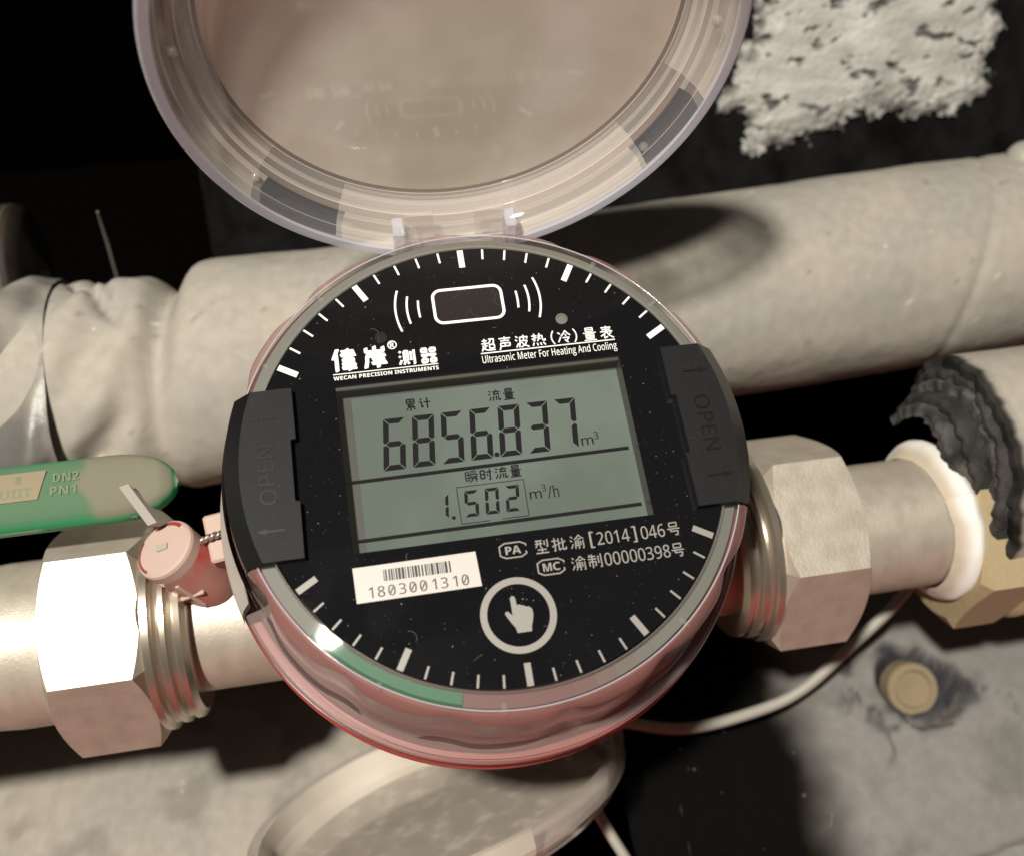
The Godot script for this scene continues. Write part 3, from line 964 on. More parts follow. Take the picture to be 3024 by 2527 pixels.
func build_meter() -> void:
	var o := thing("heat_meter", Vector3(0, -34, 0), "round black faced ultrasonic heat meter with its clear lid open", "heat meter")
	# red base and drum seen through the clear body
	var s := Shape.new()
	s.lathe([Vector2(0, -31.0), Vector2(56.4, -31.0), Vector2(57.2, -31.8), Vector2(57.2, -33.2), Vector2(56.0, -35), Vector2(0, -35)], 128)
	put("red_base", s, M.red_plastic, o)
	s = Shape.new()
	s.lathe([Vector2(54.2, -30.9), Vector2(52.6, -25.2), Vector2(51.4, -21), Vector2(50.7, -4.2), Vector2(50.2, -3.6), Vector2(46.4, -3.6)], 128)
	put("red_drum", s, M.red_drum, o)
	s = Shape.new()
	s.lathe([Vector2(24, -35), Vector2(22, -44), Vector2(21, -60)], 48)
	put("neck", s, M.nickel, o)
	# clear body with finger flutes
	var flute := func(a: float, k: int) -> float:
		var w: float = [1.0, 0.8, 0.6, 0.5, 0.0, 0.0, 0.0][mini(k, 9)]
		var t := fposmod(a * 15.0 / TAU + 0.3, 1.0) - 0.5
		return -1.3 * w * exp(-pow(t / 0.17, 2.0))
	s = Shape.new()
	s.lathe([Vector2(52.2, -3.4), Vector2(52.8, -12), Vector2(53.2, -22.6), Vector2(53.7, -23.6), Vector2(56.0, -24.1), Vector2(56.5, -25.0), Vector2(56.7, -30.8)], 240, true, 0.0, TAU, flute)
	put("clear_body", s, M.clear_body, o)
	s = Shape.new()
	s.lathe([Vector2(46.5, -0.3), Vector2(49.7, -0.82)], 160)
	put("clear_lip", s, M.clear_top, o)
	s = Shape.new()
	s.lathe([Vector2(49.7, -0.82), Vector2(51.2, -1.5), Vector2(52.2, -3.4)], 240, true, 0.0, TAU, func(a, k): return flute.call(a, 0) * [0.0, 0.8, 1.0][k])
	put("outer_lip", s, M.pink_lip, o)  # pink that light carries through the clear plastic, put into its colour
	s = Shape.new()
	s.lathe([Vector2(53.1, -22.4), Vector2(53.9, -23.7), Vector2(54.2, -25.4)], 240, true, 0.0, TAU, func(a, k): return 0.9 * flute.call(a, 3) - 0.25 * sin(a * 9.0))
	put("seam", s, M.clear_dark, o)
	s = Shape.new()
	for q in [[56.0, -24.2, 0.10], [56.75, -28.2, 0.14]]:
		var ring := []
		for i in 181:
			var a := TAU * i / 180
			ring.append(Vector3(sin(a) * q[0], q[1], cos(a) * q[0]))
		s.tube(ring, q[2], 6, false)
	put("moulding_line", s, M.clear_dark, o)
	s = Shape.new()
	s.lathe([Vector2(46.3, -2.2), Vector2(46.5, 0.1), Vector2(46.8, 0.1), Vector2(46.9, -2.0)], 160)
	put("face_rim", s, M.clear_lip, o)
	s = Shape.new()
	for k in 72:
		var deg := 195.0 + k * 5.0
		var red := smoothstep(505.0, 530.0, deg) + smoothstep(40.0, 0.0, absf(deg - 360.0 - 5.0)) * 0.25  # reddish reflection put into the gasket colour
		s.tint = Color(0.115, 0.12, 0.10).lerp(Color(0.12, 0.05, 0.042), clampf(red, 0, 1))
		if deg > 228.0:
			s.lathe([Vector2(49.3, -1.9), Vector2(46.9, -1.7)], 3, false, deg_to_rad(deg), deg_to_rad(deg + 5.0))
	put("gasket", s, M.gasket_ring, o)
	s = Shape.new()
	s.lathe([Vector2(49.4, -2.0), Vector2(48.9, -1.5), Vector2(46.9, -1.4)], 60, false, deg_to_rad(195), deg_to_rad(231))  # green of the lever mirrored in the bevel, built as a coloured strip
	put("green_reflection", s, M.reflected_green, o, "green reflection of the lever, laid in as a coloured strip under the clear lip")
	s = Shape.new()
	var rim := []
	for i in 181:
		var a := TAU * i / 180
		rim.append(Vector3(sin(a) * 49.8, -0.62, cos(a) * 49.8))
	s.tube(rim, 0.16, 6, false)
	put("lip_glint", s, M.clear_edge, o)  # bright ring painting the sparkle where the edge catches light
	# wide grey sticker round the body at left
	s = Shape.new()
	s.lathe([Vector2(57.4, -30.5), Vector2(57.0, -27), Vector2(56.4, -24.0), Vector2(54.6, -20), Vector2(53.5, -8)], 40, true, deg_to_rad(250), deg_to_rad(292))
	put("side_sticker", s, M.grey_sticker, o, "grey sticker on the side below the left clip")
	s = Shape.new()
	s.lathe([Vector2(57.45, -30.5), Vector2(57.05, -27), Vector2(56.45, -24.0), Vector2(54.65, -20), Vector2(53.55, -8)], 6, true, deg_to_rad(249.0), deg_to_rad(250))
	put("sticker_edge", s, M.ink, o)
	# ribs moulded inside the clear body
	for a in [186, 213, 141, 300, 322, 35, 53]:
		s = Shape.new()
		s.xf = Transform3D(Basis(Vector3.UP, -deg_to_rad(a)), Vector3.ZERO)
		s.box(Vector3(-0.5, -9, -50.4), Vector3(0.5, -1.6, -48.2), 0.2)
		put("moulded_rib", s, M.clear_lip, o)

	# black face
	s = Shape.new()
	var lo := Vector2(-29.2, -17.5)
	var hi := Vector2(29.2, 17.2)
	ring_to_rect(s, 46.2, lo, hi, 0.0)
	s.lathe([Vector2(46.2, -2.2), Vector2(46.2, 0.0)], 160)
	var face := put("face_plate", s, M.black_face, o)
	s = Shape.new()
	for c in [[Vector2(lo.x, lo.y), Vector2(hi.x, lo.y)], [Vector2(hi.x, lo.y), Vector2(hi.x, hi.y)], [Vector2(hi.x, hi.y), Vector2(lo.x, hi.y)], [Vector2(lo.x, hi.y), Vector2(lo.x, lo.y)]]:
		var a: Vector2 = c[0]
		var b: Vector2 = c[1]
		var m := -(a + b) / 2
		s.flat([Vector3(a.x, 0, a.y), Vector3(b.x, 0, b.y), Vector3(b.x, -4.6, b.y), Vector3(a.x, -4.6, a.y)], Vector3(m.x, 0, m.y).normalized())
	put("window_wall", s, M.window_wall, face)
	s = Shape.new()
	s.box(Vector3(-29.1, -0.9, -17.4), Vector3(29.1, -0.5, -16.6), 0.1)
	put("window_bevel", s, M.lcd_shade_and_bevel, face)
	s = Shape.new()
	s.flat([Vector3(-29.15, -0.35, -17.45), Vector3(29.15, -0.35, -17.45), Vector3(29.15, -0.35, 17.15), Vector3(-29.15, -0.35, 17.15)], Vector3.UP)
	put("window_pane", s, M.pane, face)
	# scale round the edge: long marks every 30 degrees, short ones every 6
	var long_mark := Shape.new()
	bar(long_mark, Vector2(0, -46.0), Vector2(0, -41.8), 1.25, 0.012)
	var short_mark := Shape.new()
	bar(short_mark, Vector2(0, -46.0), Vector2(0, -43.6), 0.42, 0.012)
	var long_mesh := mesh_of(long_mark, Vector3.ZERO)
	var short_mesh := mesh_of(short_mark, Vector3.ZERO)
	for k in 60:
		var a := k * 6
		if (a > 62 and a < 118) or (a > 242 and a < 298):
			continue
		var tick := MeshInstance3D.new()
		tick.mesh = long_mesh if a % 30 == 0 else short_mesh
		tick.material_override = M.print if a < 90 or a > 270 else M.grey_print
		tick.name = numbered("scale_mark", face)
		face.add_child(tick, true)
		tick.transform = Transform3D(Basis(Vector3.UP, -deg_to_rad(a)), Vector3(0, 0.034, 0))
	var Y := 0.012
	# near field mark: framed optical window with waves
	s = Shape.new()
	var frame := PackedVector2Array()
	for c in [[5.5, -35.1, -90.0], [5.5, -30.8, 0.0], [-5.5, -30.8, 90.0], [-5.5, -35.1, 180.0]]:
		for i in 7:
			frame.append(Vector2(c[0], c[1]) + Vector2.from_angle(deg_to_rad(c[2] + i * 15.0)) * 1.7)
	var half1 := PackedVector2Array()
	var half2 := PackedVector2Array()
	for i in frame.size() + 1:
		if i <= 14:
			half1.append(frame[i])
		if i >= 14:
			half2.append(frame[i % frame.size()])
	s.stroke(half1, 0.62, Y + 0.02, false)
	s.stroke(half2, 0.62, Y + 0.02, false)
	put("window_frame", s, M.print, face)
	s = Shape.new()
	s.prism(frame, -0.3, 0.02)
	put("optical_window", s, M.dark_pane, face)
	for w in [[10.3, 2.0, 0.12], [12.4, 3.2, 0.40], [14.35, 4.8, 0.85]]:
		for side in [-1, 1]:
			var line := PackedVector2Array()
			for i in 13:
				var t := i / 6.0 - 1.0
				line.append(Vector2(side * (w[0] + w[2] * (1.0 - t * t)), -32.95 + t * w[1]))
			s = Shape.new()
			s.stroke(line, 0.44, Y, false)
			put("wave_mark", s, M.print, face)
	for side in [-1, 1]:
		s = Shape.new()
		s.xf = Transform3D(Basis(), Vector3(side * 18.85, 0, -27.2))
		s.lathe([Vector2(1.28, 0.0), Vector2(1.25, 0.16), Vector2(0.95, 0.2), Vector2(0.85, 0.03), Vector2(0.0, 0.03)], 28)
		put("indicator_light", s, M.gasket if side > 0 else M.dark_pane, face, "small round unlit indicator lens")
	# maker's name
	s = Shape.new()
	s.glyph(CHARS.wei_bold, Vector2(-26.7, -23.15), Vector2(5.0, 5.2), 0.80, Y)
	s.glyph(CHARS.an_bold, Vector2(-20.5, -23.1), Vector2(4.9, 5.2), 0.80, Y)
	s.glyph(CHARS.ce_bold, Vector2(-14.2, -22.2), Vector2(3.7, 3.7), 0.50, Y)
	s.glyph(CHARS.qi_bold, Vector2(-9.75, -22.2), Vector2(3.7, 3.7), 0.56, Y)
	var o1 := PackedVector2Array()
	var o2 := PackedVector2Array()
	for i in 17:
		o1.append(Vector2(-16.8, -25.35) + Vector2.from_angle(PI * i / 16) * 0.86)
		o2.append(Vector2(-16.8, -25.35) + Vector2.from_angle(PI + PI * i / 16) * 0.86)
	s.stroke(o1, 0.22, Y, false)
	s.stroke(o2, 0.22, Y, false)
	s.text("R", "Droid Sans", true, -17.25, -16.35, -25.9, -24.8, Y)
	bar(s, Vector2(-29.2, -20.05), Vector2(-8.0, -20.05), 0.2, Y)
	s.text("WECAN PRECISION INSTRUMENTS", "Droid Sans", true, -29.2, -8.05, -19.6, -18.75, Y)
	put("maker_lettering", s, M.print, face)
	# title
	s = Shape.new()
	var xs := {"chao": 2.7, "sheng": 6.2, "bo": 9.75, "re": 13.2, "leng": 18.6, "liang": 24.05, "biao": 27.65}
	for k in xs:
		s.glyph(CHARS[k], Vector2(xs[k], -23.05), Vector2(3.05, 3.1), 0.29 if k != "liang" else 0.23, Y)
	for side in [-1, 1]:
		var line := PackedVector2Array()
		for i in 9:
			var t := i / 4.0 - 1.0
			line.append(Vector2(18.6 + side * (2.1 + 0.55 * (1.0 - t * t)), -23.1 + 1.55 * t))
		s.stroke(line, 0.28, Y)
	bar(s, Vector2(0.9, -21.2), Vector2(29.1, -21.2), 0.26, Y)
	s.text("Ultrasonic Meter For Heating And Cooling", "Droid Sans", false, 1.0, 29.2, -20.75, -18.45, Y)
	put("title_lettering", s, M.print, face)
	# approval marks
	s = Shape.new()
	for b in [[0.85, 20.5, "PA"], [7.5, 24.7, "MC"]]:
		var badge := PackedVector2Array()
		for p in [[2.55, -0.55], [2.55, -0.9], [1.5, -1.45], [-1.5, -1.45], [-2.55, -0.9], [-2.55, 0.9], [-1.5, 1.45], [1.5, 1.45], [2.55, 0.85], [2.4, 0.4]]:
			badge.append(Vector2(b[0] + p[0], b[1] + p[1]))
		s.stroke(badge, 0.26, Y)
		if b[2] == "PA":
			s.text("PA", "Droid Sans", true, b[0] - 1.5, b[0] + 1.5, b[1] - 0.8, b[1] + 0.8, Y)
		else:
			s.text("M", "Droid Sans", true, b[0] - 1.6, b[0] + 0.1, b[1] - 0.8, b[1] + 0.8, Y)
			s.text("C", "Droid Sans", true, b[0] + 0.35, b[0] + 1.75, b[1] - 0.8, b[1] + 0.8, Y)
	s.glyph(CHARS.xing, Vector2(6.4, 20.55), Vector2(2.9, 2.9), 0.25, Y)
	s.glyph(CHARS.pi, Vector2(9.7, 20.55), Vector2(2.9, 2.9), 0.25, Y)
	s.glyph(CHARS.yu, Vector2(13.25, 20.55), Vector2(2.9, 2.9), 0.23, Y)
	s.text("[", "Droid Sans", false, 15.75, 16.6, 18.95, 22.2, Y)
	s.text("2014", "Droid Sans", false, 17.2, 23.6, 19.25, 21.8, Y)
	s.text("]", "Droid Sans", false, 24.2, 25.0, 18.95, 22.2, Y)
	s.text("046", "Droid Sans", false, 25.9, 30.6, 19.25, 21.85, Y)
	s.glyph(CHARS.hao, Vector2(32.4, 20.5), Vector2(2.9, 2.8), 0.25, Y)
	s.glyph(CHARS.yu, Vector2(12.8, 24.75), Vector2(2.9, 2.9), 0.23, Y)
	s.glyph(CHARS.zhi, Vector2(16.0, 24.7), Vector2(2.9, 2.9), 0.24, Y)
	s.text("00000398", "Droid Sans", false, 17.9, 30.8, 23.45, 26.0, Y)
	s.glyph(CHARS.hao, Vector2(32.35, 24.75), Vector2(2.9, 2.8), 0.25, Y)
	put("approval_lettering", s, M.grey_print, face)
	# touch button
	s = Shape.new()
	s.xf = Transform3D(Basis(), Vector3(-0.1, 0, 32.9))
	s.lathe([Vector2(7.15, Y), Vector2(5.85, Y)], 72)
	put("button_ring", s, M.grey_print, face)
	s = Shape.new()
	var hand := PackedVector2Array([Vector2(-1.25, 29.6), Vector2(-0.85, 29.2), Vector2(-0.4, 29.35), Vector2(-0.2, 29.9), Vector2(-0.15, 31.05), Vector2(0.3, 30.95), Vector2(0.75, 31.2), Vector2(1.1, 31.25), Vector2(1.55, 31.55), Vector2(2.1, 31.6), Vector2(2.6, 32.1), Vector2(2.65, 33.1), Vector2(2.4, 34.2), Vector2(2.0, 35.3), Vector2(1.9, 36.2), Vector2(-0.8, 36.2), Vector2(-1.0, 35.2), Vector2(-1.6, 34.3), Vector2(-2.2, 33.2), Vector2(-2.6, 32.4), Vector2(-2.4, 32.0), Vector2(-1.9, 32.05), Vector2(-1.25, 32.9), Vector2(-1.2, 31.4)])
	s.plane(hand, Y, Vector3.UP)
	put("hand_symbol", s, M.grey_print, face)
	# barcode sticker
	s = Shape.new()
	s.prism(PackedVector2Array([Vector2(-29.45, 19.95), Vector2(-6.3, 19.8), Vector2(-6.0, 26.55), Vector2(-29.3, 26.7)]), 0.002, 0.06)
	var sticker := put("barcode_sticker", s, M.sticker, o, "white sticker with barcode and serial number")
	s = Shape.new()
	var bx := -23.9
	var r2 := RandomNumberGenerator.new()
	r2.seed = 18030
	while bx < -11.2:
		var w: float = [0.16, 0.16, 0.32, 0.48][r2.randi() % 4]
		s.flat([Vector3(bx, 0.075, 20.95), Vector3(bx + w, 0.075, 20.95), Vector3(bx + w, 0.075, 23.15), Vector3(bx, 0.075, 23.15)], Vector3.UP)
		bx += w + [0.16, 0.17, 0.3, 0.2][r2.randi() % 4]
	put("barcode", s, M.ink, sticker)
	s = Shape.new()
	var serial := "1803001310"
	for k in serial.length():
		var x0 := -27.25 + k * 1.96
		var narrow := 0.3 if serial[k] == "1" else 0.0
		s.text(serial[k], "Droid Sans Mono", true, x0 + narrow, x0 + 1.35 - narrow * 0.7, 23.95, 26.0, 0.075)
		if serial[k] == "0":
			bar(s, Vector2(x0 + 0.4, 25.5), Vector2(x0 + 0.95, 24.45), 0.24, 0.09)
	put("serial_number", s, M.ink, sticker)

	build_display(o)
	build_clips(o)
	build_lid(o)


func build_display(o: Node3D) -> void:
	var s := Shape.new()
	s.box(Vector3(-29.9, -6.2, -18.2), Vector3(29.9, -4.6, 18.0), 0.0)
	var lcd := put("display", s, M.lcd, o, "grey green liquid crystal display")
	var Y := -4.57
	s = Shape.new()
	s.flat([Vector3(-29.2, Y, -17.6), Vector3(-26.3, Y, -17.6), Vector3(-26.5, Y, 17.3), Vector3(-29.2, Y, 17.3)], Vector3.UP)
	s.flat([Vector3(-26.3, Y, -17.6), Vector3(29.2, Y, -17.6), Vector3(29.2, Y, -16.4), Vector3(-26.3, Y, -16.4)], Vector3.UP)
	put("edge_shade", s, M.lcd_shade_and_bevel, lcd)  # shade of the window edge on the display, laid in as dark strips
	Y = -4.55
	s = Shape.new()
	var big := "6856837"
	for k in big.length():
		digit(s, big[k], -20.4 + k * 5.87, -11.2, 4.45, 11.1, 1.12, 1.1, Y)
	var dot := PackedVector2Array()
	for i in 16:
		dot.append(Vector2(1.35, -0.75) + Vector2.from_angle(TAU * i / 16) * 0.52)
	s.plane(dot, Y, Vector3.UP)
	put("total_reading", s, M.segment, lcd)
	s = Shape.new()
	digit(s, "1", -12.0, 6.2, 2.5, 5.0, 0.62, 0.5, Y)
	digit(s, "5", -6.3, 6.1, 2.75, 5.4, 0.66, 0.5, Y)
	digit(s, "0", -2.2, 6.1, 2.75, 5.4, 0.66, 0.5, Y)
	digit(s, "2", 1.9, 6.1, 2.75, 5.4, 0.66, 0.5, Y)
	dot = PackedVector2Array()
	for i in 14:
		dot.append(Vector2(-9.05, 11.25) + Vector2.from_angle(TAU * i / 14) * 0.38)
	s.plane(dot, Y, Vector3.UP)
	put("flow_reading", s, M.segment, lcd)
	s = Shape.new()
	bar(s, Vector2(-29.0, 1.5), Vector2(28.3, 1.25), 0.75, Y + 0.01)
	bar(s, Vector2(-29.0, 13.6), Vector2(28.5, 13.4), 0.75, Y + 0.01)
	bar(s, Vector2(-7.7, 5.15), Vector2(5.8, 5.15), 0.14, Y)
	bar(s, Vector2(-7.7, 5.15), Vector2(-7.7, 12.75), 0.14, Y)
	bar(s, Vector2(5.8, 5.15), Vector2(5.7, 12.75), 0.14, Y)
	bar(s, Vector2(-7.7, 12.75), Vector2(-2.0, 12.75), 0.16, Y)
	bar(s, Vector2(0.4, 12.75), Vector2(5.7, 12.75), 0.16, Y)
	put("divider_line", s, M.segment, lcd)
	s = Shape.new()
	s.glyph(CHARS.lei, Vector2(-14.5, -13.7), Vector2(2.6, 2.6), 0.28, Y)
	s.glyph(CHARS.ji, Vector2(-11.6, -13.7), Vector2(2.6, 2.6), 0.30, Y)
	s.glyph(CHARS.liu, Vector2(2.8, -13.65), Vector2(2.6, 2.6), 0.28, Y)
	s.glyph(CHARS.liang, Vector2(5.8, -13.65), Vector2(2.6, 2.6), 0.24, Y)
	s.glyph(CHARS.shun, Vector2(-4.4, 3.15), Vector2(2.6, 2.6), 0.22, Y)
	s.glyph(CHARS.shi, Vector2(-1.45, 3.15), Vector2(2.6, 2.6), 0.28, Y)
	s.glyph(CHARS.liu, Vector2(1.6, 3.15), Vector2(2.6, 2.6), 0.28, Y)
	s.glyph(CHARS.liang, Vector2(4.5, 3.15), Vector2(2.6, 2.6), 0.24, Y)
	s.text("m", "Droid Sans", false, 18.9, 21.4, -2.05, -0.45, Y)
	s.text("3", "Droid Sans", false, 21.65, 22.6, -3.1, -1.5, Y)
	s.text("m", "Droid Sans", false, 6.5, 8.9, 7.95, 9.5, Y)
	s.text("3", "Droid Sans", false, 9.1, 9.95, 6.7, 8.2, Y)
	s.text("/h", "Droid Sans", false, 10.15, 12.4, 7.1, 9.7, Y)
	put("display_lettering", s, M.segment, lcd)


func build_clips(o: Node3D) -> void:
	for side in [-1, 1]:
		# outline of the flat top, then the sloping outer wall
		var inner := [Vector2(37.5, -17.2), Vector2(37.5, -6.5), Vector2(38.5, -6.3), Vector2(38.6, 6.0), Vector2(37.7, 6.3), Vector2(37.8, 17.3)]
		var arc_top := []
		var arc_low := []
		for i in 25:
			var z := lerpf(17.3, -17.2, i / 24.0)
			arc_top.append(Vector2(sqrt(48.6 * 48.6 - z * z), z))
			arc_low.append(Vector2(sqrt(51.9 * 51.9 - z * z), z))
		var s := Shape.new()
		var poly := PackedVector2Array()
		for p in inner + arc_top:
			poly.append(Vector2(p.x * side, p.y))
		s.plane(poly, 2.2, Vector3.UP)
		for k in inner.size() - 1:
			var a: Vector2 = inner[k]
			var b: Vector2 = inner[k + 1]
			s.flat([Vector3(a.x * side, 2.2, a.y), Vector3(b.x * side, 2.2, b.y), Vector3(b.x * side, 0.06, b.y), Vector3(a.x * side, 0.06, a.y)], Vector3(-side, 0, 0))
		for e in [0, 1]:
			var p: Vector2 = inner[0] if e == 0 else inner[5]
			var q: Vector2 = arc_top[24] if e == 0 else arc_top[0]
			var w: Vector2 = arc_low[24] if e == 0 else arc_low[0]
			s.flat([Vector3(p.x * side, 2.2, p.y), Vector3(q.x * side, 2.2, q.y), Vector3(w.x * side, -1.2, w.y), Vector3(w.x * side, -8, w.y), Vector3(p.x * side, -8 if e == 9 else 0.06, p.y)], Vector3(0, 0, -1 if e == 0 else 1))
		var clip := put("locking_clip", s, M.black_plastic, o, "black locking clip embossed OPEN, %s of the display" % ("left" if side < 0 else "right"))
		s = Shape.new()
		for i in 24:
			var a: Vector2 = arc_top[i]
			var b: Vector2 = arc_top[i + 1]
			var la: Vector2 = arc_low[i]
			var lb: Vector2 = arc_low[i + 1]
			var nn := Vector3((a.x + b.x) * side, 0, a.y + b.y).normalized()
			s.flat([Vector3(a.x * side, 2.2, a.y), Vector3(b.x * side, 2.2, b.y), Vector3(lb.x * side, -1.2, lb.y), Vector3(la.x * side, -1.2, la.y)], (nn + Vector3.UP * 0.9).normalized())
			s.flat([Vector3(la.x * side, -1.2, la.y), Vector3(lb.x * side, -1.2, lb.y), Vector3(lb.x * side * 1.015, -9, lb.y), Vector3(la.x * side * 1.015, -9, la.y)], nn)
		put("clip_edge", s, M.black_smooth, clip)
		# embossed word and arrows, read from outside
		s = Shape.new()
		s.xf = Transform3D(Basis(Vector3.UP, PI / 2 if side < 0 else -PI / 2), Vector3(side * 43.4, 2.2, 0.3))
		s.text("OPEN", "Droid Sans", false, -6.0, 6.0, -1.6, 1.6, 0.0, 0.14)
		put("embossed_word", s, M.black_smooth, clip)
		for z in [-11.2, 11.5]:
			s = Shape.new()
			s.xf = Transform3D(Basis(), Vector3(side * 43.3, 2.2, z))
			var out := float(side)
			s.prism(PackedVector2Array([Vector2(2.8 * out, 0), Vector2(0.9 * out, -0.6), Vector2(0.9 * out, -0.22), Vector2(-2.4 * out, -0.22), Vector2(-2.4 * out, 0.22), Vector2(0.9 * out, 0.22), Vector2(0.9 * out, 0.6)]), 0.0, 0.14)
			put("embossed_arrow", s, M.black_smooth, clip)


func build_lid(o: Node3D) -> void:
	var turn := Transform3D(Basis(Vector3.RIGHT, -deg_to_rad(LID_OPEN)), HINGE)
	var round_lid := turn * Transform3D(Basis(), Vector3(0, 0, 51))
	# dusty window of the lid, seen from inside
	var s := Shape.new()
	s.xf = round_lid
	s.lathe([Vector2(0, 11.6), Vector2(45.0, 11.6)], 128)
	s.lathe([Vector2(45.0, 13.2), Vector2(0, 13.2)], 128)
	var lid := put("lid", s, M.lid_dust, o, "open round lid, its window clouded with tan dust")
	# clear rim: ridges inside, a flat lip and a rounded outside
	for q in [[45.0, 11.6, 45.9, 11.2, 1], [45.9, 11.2, 46.5, 9.4, 0], [46.5, 9.4, 47.3, 9.0, 2], [47.3, 9.0, 47.8, 7.6, 0], [47.8, 7.6, 48.5, 7.2, 2], [48.5, 7.2, 49.0, 5.6, 1], [49.0, 5.6, 50.0, 5.1, 2], [50.0, 5.1, 51.4, 4.2, 0], [51.4, 4.2, 51.9, 0.4, 0]]:
		s = Shape.new()
		s.xf = round_lid
		if q[0] < 48.9:
			s.lathe([Vector2(q[0], q[1]), Vector2(q[2], q[3])], 160)
		else:
			s.lathe([Vector2(q[0], q[1]), Vector2(q[2], q[3])], 50, false, deg_to_rad(-28), deg_to_rad(50))
			s.lathe([Vector2(q[0], q[1]), Vector2(q[2], q[3])], 120, false, deg_to_rad(70), deg_to_rad(310))
		put("rim_ridge", s, [M.clear_rim, M.rim_brown, M.rim_pale][q[4]], lid)
	s = Shape.new()
	s.xf = round_lid
	for q in [[45.9, 11.3, 0.13], [48.5, 7.2, 0.13], [51.6, 3.6, 0.08]]:
		var ring := []
		for i in 181:
			var a := TAU * i / 180
			ring.append(Vector3(sin(a) * q[0], q[1], cos(a) * q[0]))
		s.tube(ring, q[2], 6, false)
	put("ridge_glint", s, M.rim_glint, lid)  # pale rings painting the highlights along the ridges
	s = Shape.new()
	s.xf = round_lid
	var back := [Vector2(45.0, 13.2), Vector2(47.6, 12.6), Vector2(51.0, 10.4), Vector2(53.4, 7.2), Vector2(54.5, 3.6)]
	s.lathe(back, 50, true, deg_to_rad(-28), deg_to_rad(50))
	s.lathe(back, 120, true, deg_to_rad(70), deg_to_rad(310))
	put("outer_rim", s, M.rim_pale, lid)
	for q in [[-50, -28], [50, 70]]:  # stretches with a thinner, greyer cover than the rest of the rim
		s = Shape.new()
		s.xf = round_lid
		s.lathe([Vector2(49.0, 5.6), Vector2(51.4, 4.2), Vector2(51.9, 0.4)], 20, true, deg_to_rad(q[0]), deg_to_rad(q[1]))
		s.lathe(back, 20, true, deg_to_rad(q[0]), deg_to_rad(q[1]))
		put("bare_rim", s, M.rim_bare, lid, "clearer grey stretch of the lid rim")
	s = Shape.new()
	s.xf = round_lid
	s.lathe([Vector2(51.9, 0.4), Vector2(52.2, 0.0), Vector2(54.0, 0.0), Vector2(54.6, 0.6), Vector2(54.5, 3.6)], 160)
	put("rim_lip", s, M.clear_edge, lid)
	for p in [Vector2(-49.6, 51.0), Vector2(-40.0, 20.2), Vector2(40.9, 19.6), Vector2(50.4, 50.1), Vector2(-32, 88), Vector2(33, 88)]:
		s = Shape.new()
		s.xf = turn
		s.ball(Vector3(p.x, 5.2, p.y), Vector3(1.0, 1.0, 1.0), 18, 12)
		put("moulded_nub", s, M.clear_lip, lid)
	# hinge: two arms of the lid on two posts of the body, a clear tab between
	for side in [-1, 1]:
		s = Shape.new()
		s.xf = turn
		s.box(Vector3(side * 12.2 - 1.3, -1.2, -0.5), Vector3(side * 12.2 + 1.3, 4.0, 6.5), 0.4)
		put("hinge_arm", s, M.clear_edge, lid)
		s = Shape.new()
		s.box(Vector3(side * 9.2 - 1.4, -9, -53.6), Vector3(side * 9.2 + 1.4, -1.8, -49.2), 0.4)
		put("hinge_post", s, M.clear_lip, o)
		s = Shape.new()
		s.xf = turn
		s.box(Vector3(side * 7.6 - 3.2, 2.4, 0.6), Vector3(side * 7.6 + 3.2, 3.6, 8.0), 0.3)
		put("hinge_tab", s, M.clear_rim, lid)
	s = Shape.new()
	s.tube([Vector3(-13.6, -6, -51), Vector3(13.6, -6, -51)], 0.8, 14)
	put("hinge_pin", s, M.clear_lip, o)
	s = Shape.new()
	s.xf = turn
	s.box(Vector3(-10.4, 0.2, 0.9), Vector3(10.4, 0.9, 2.1), 0.2)
	put("hinge_rail", s, M.clear_edge, lid)


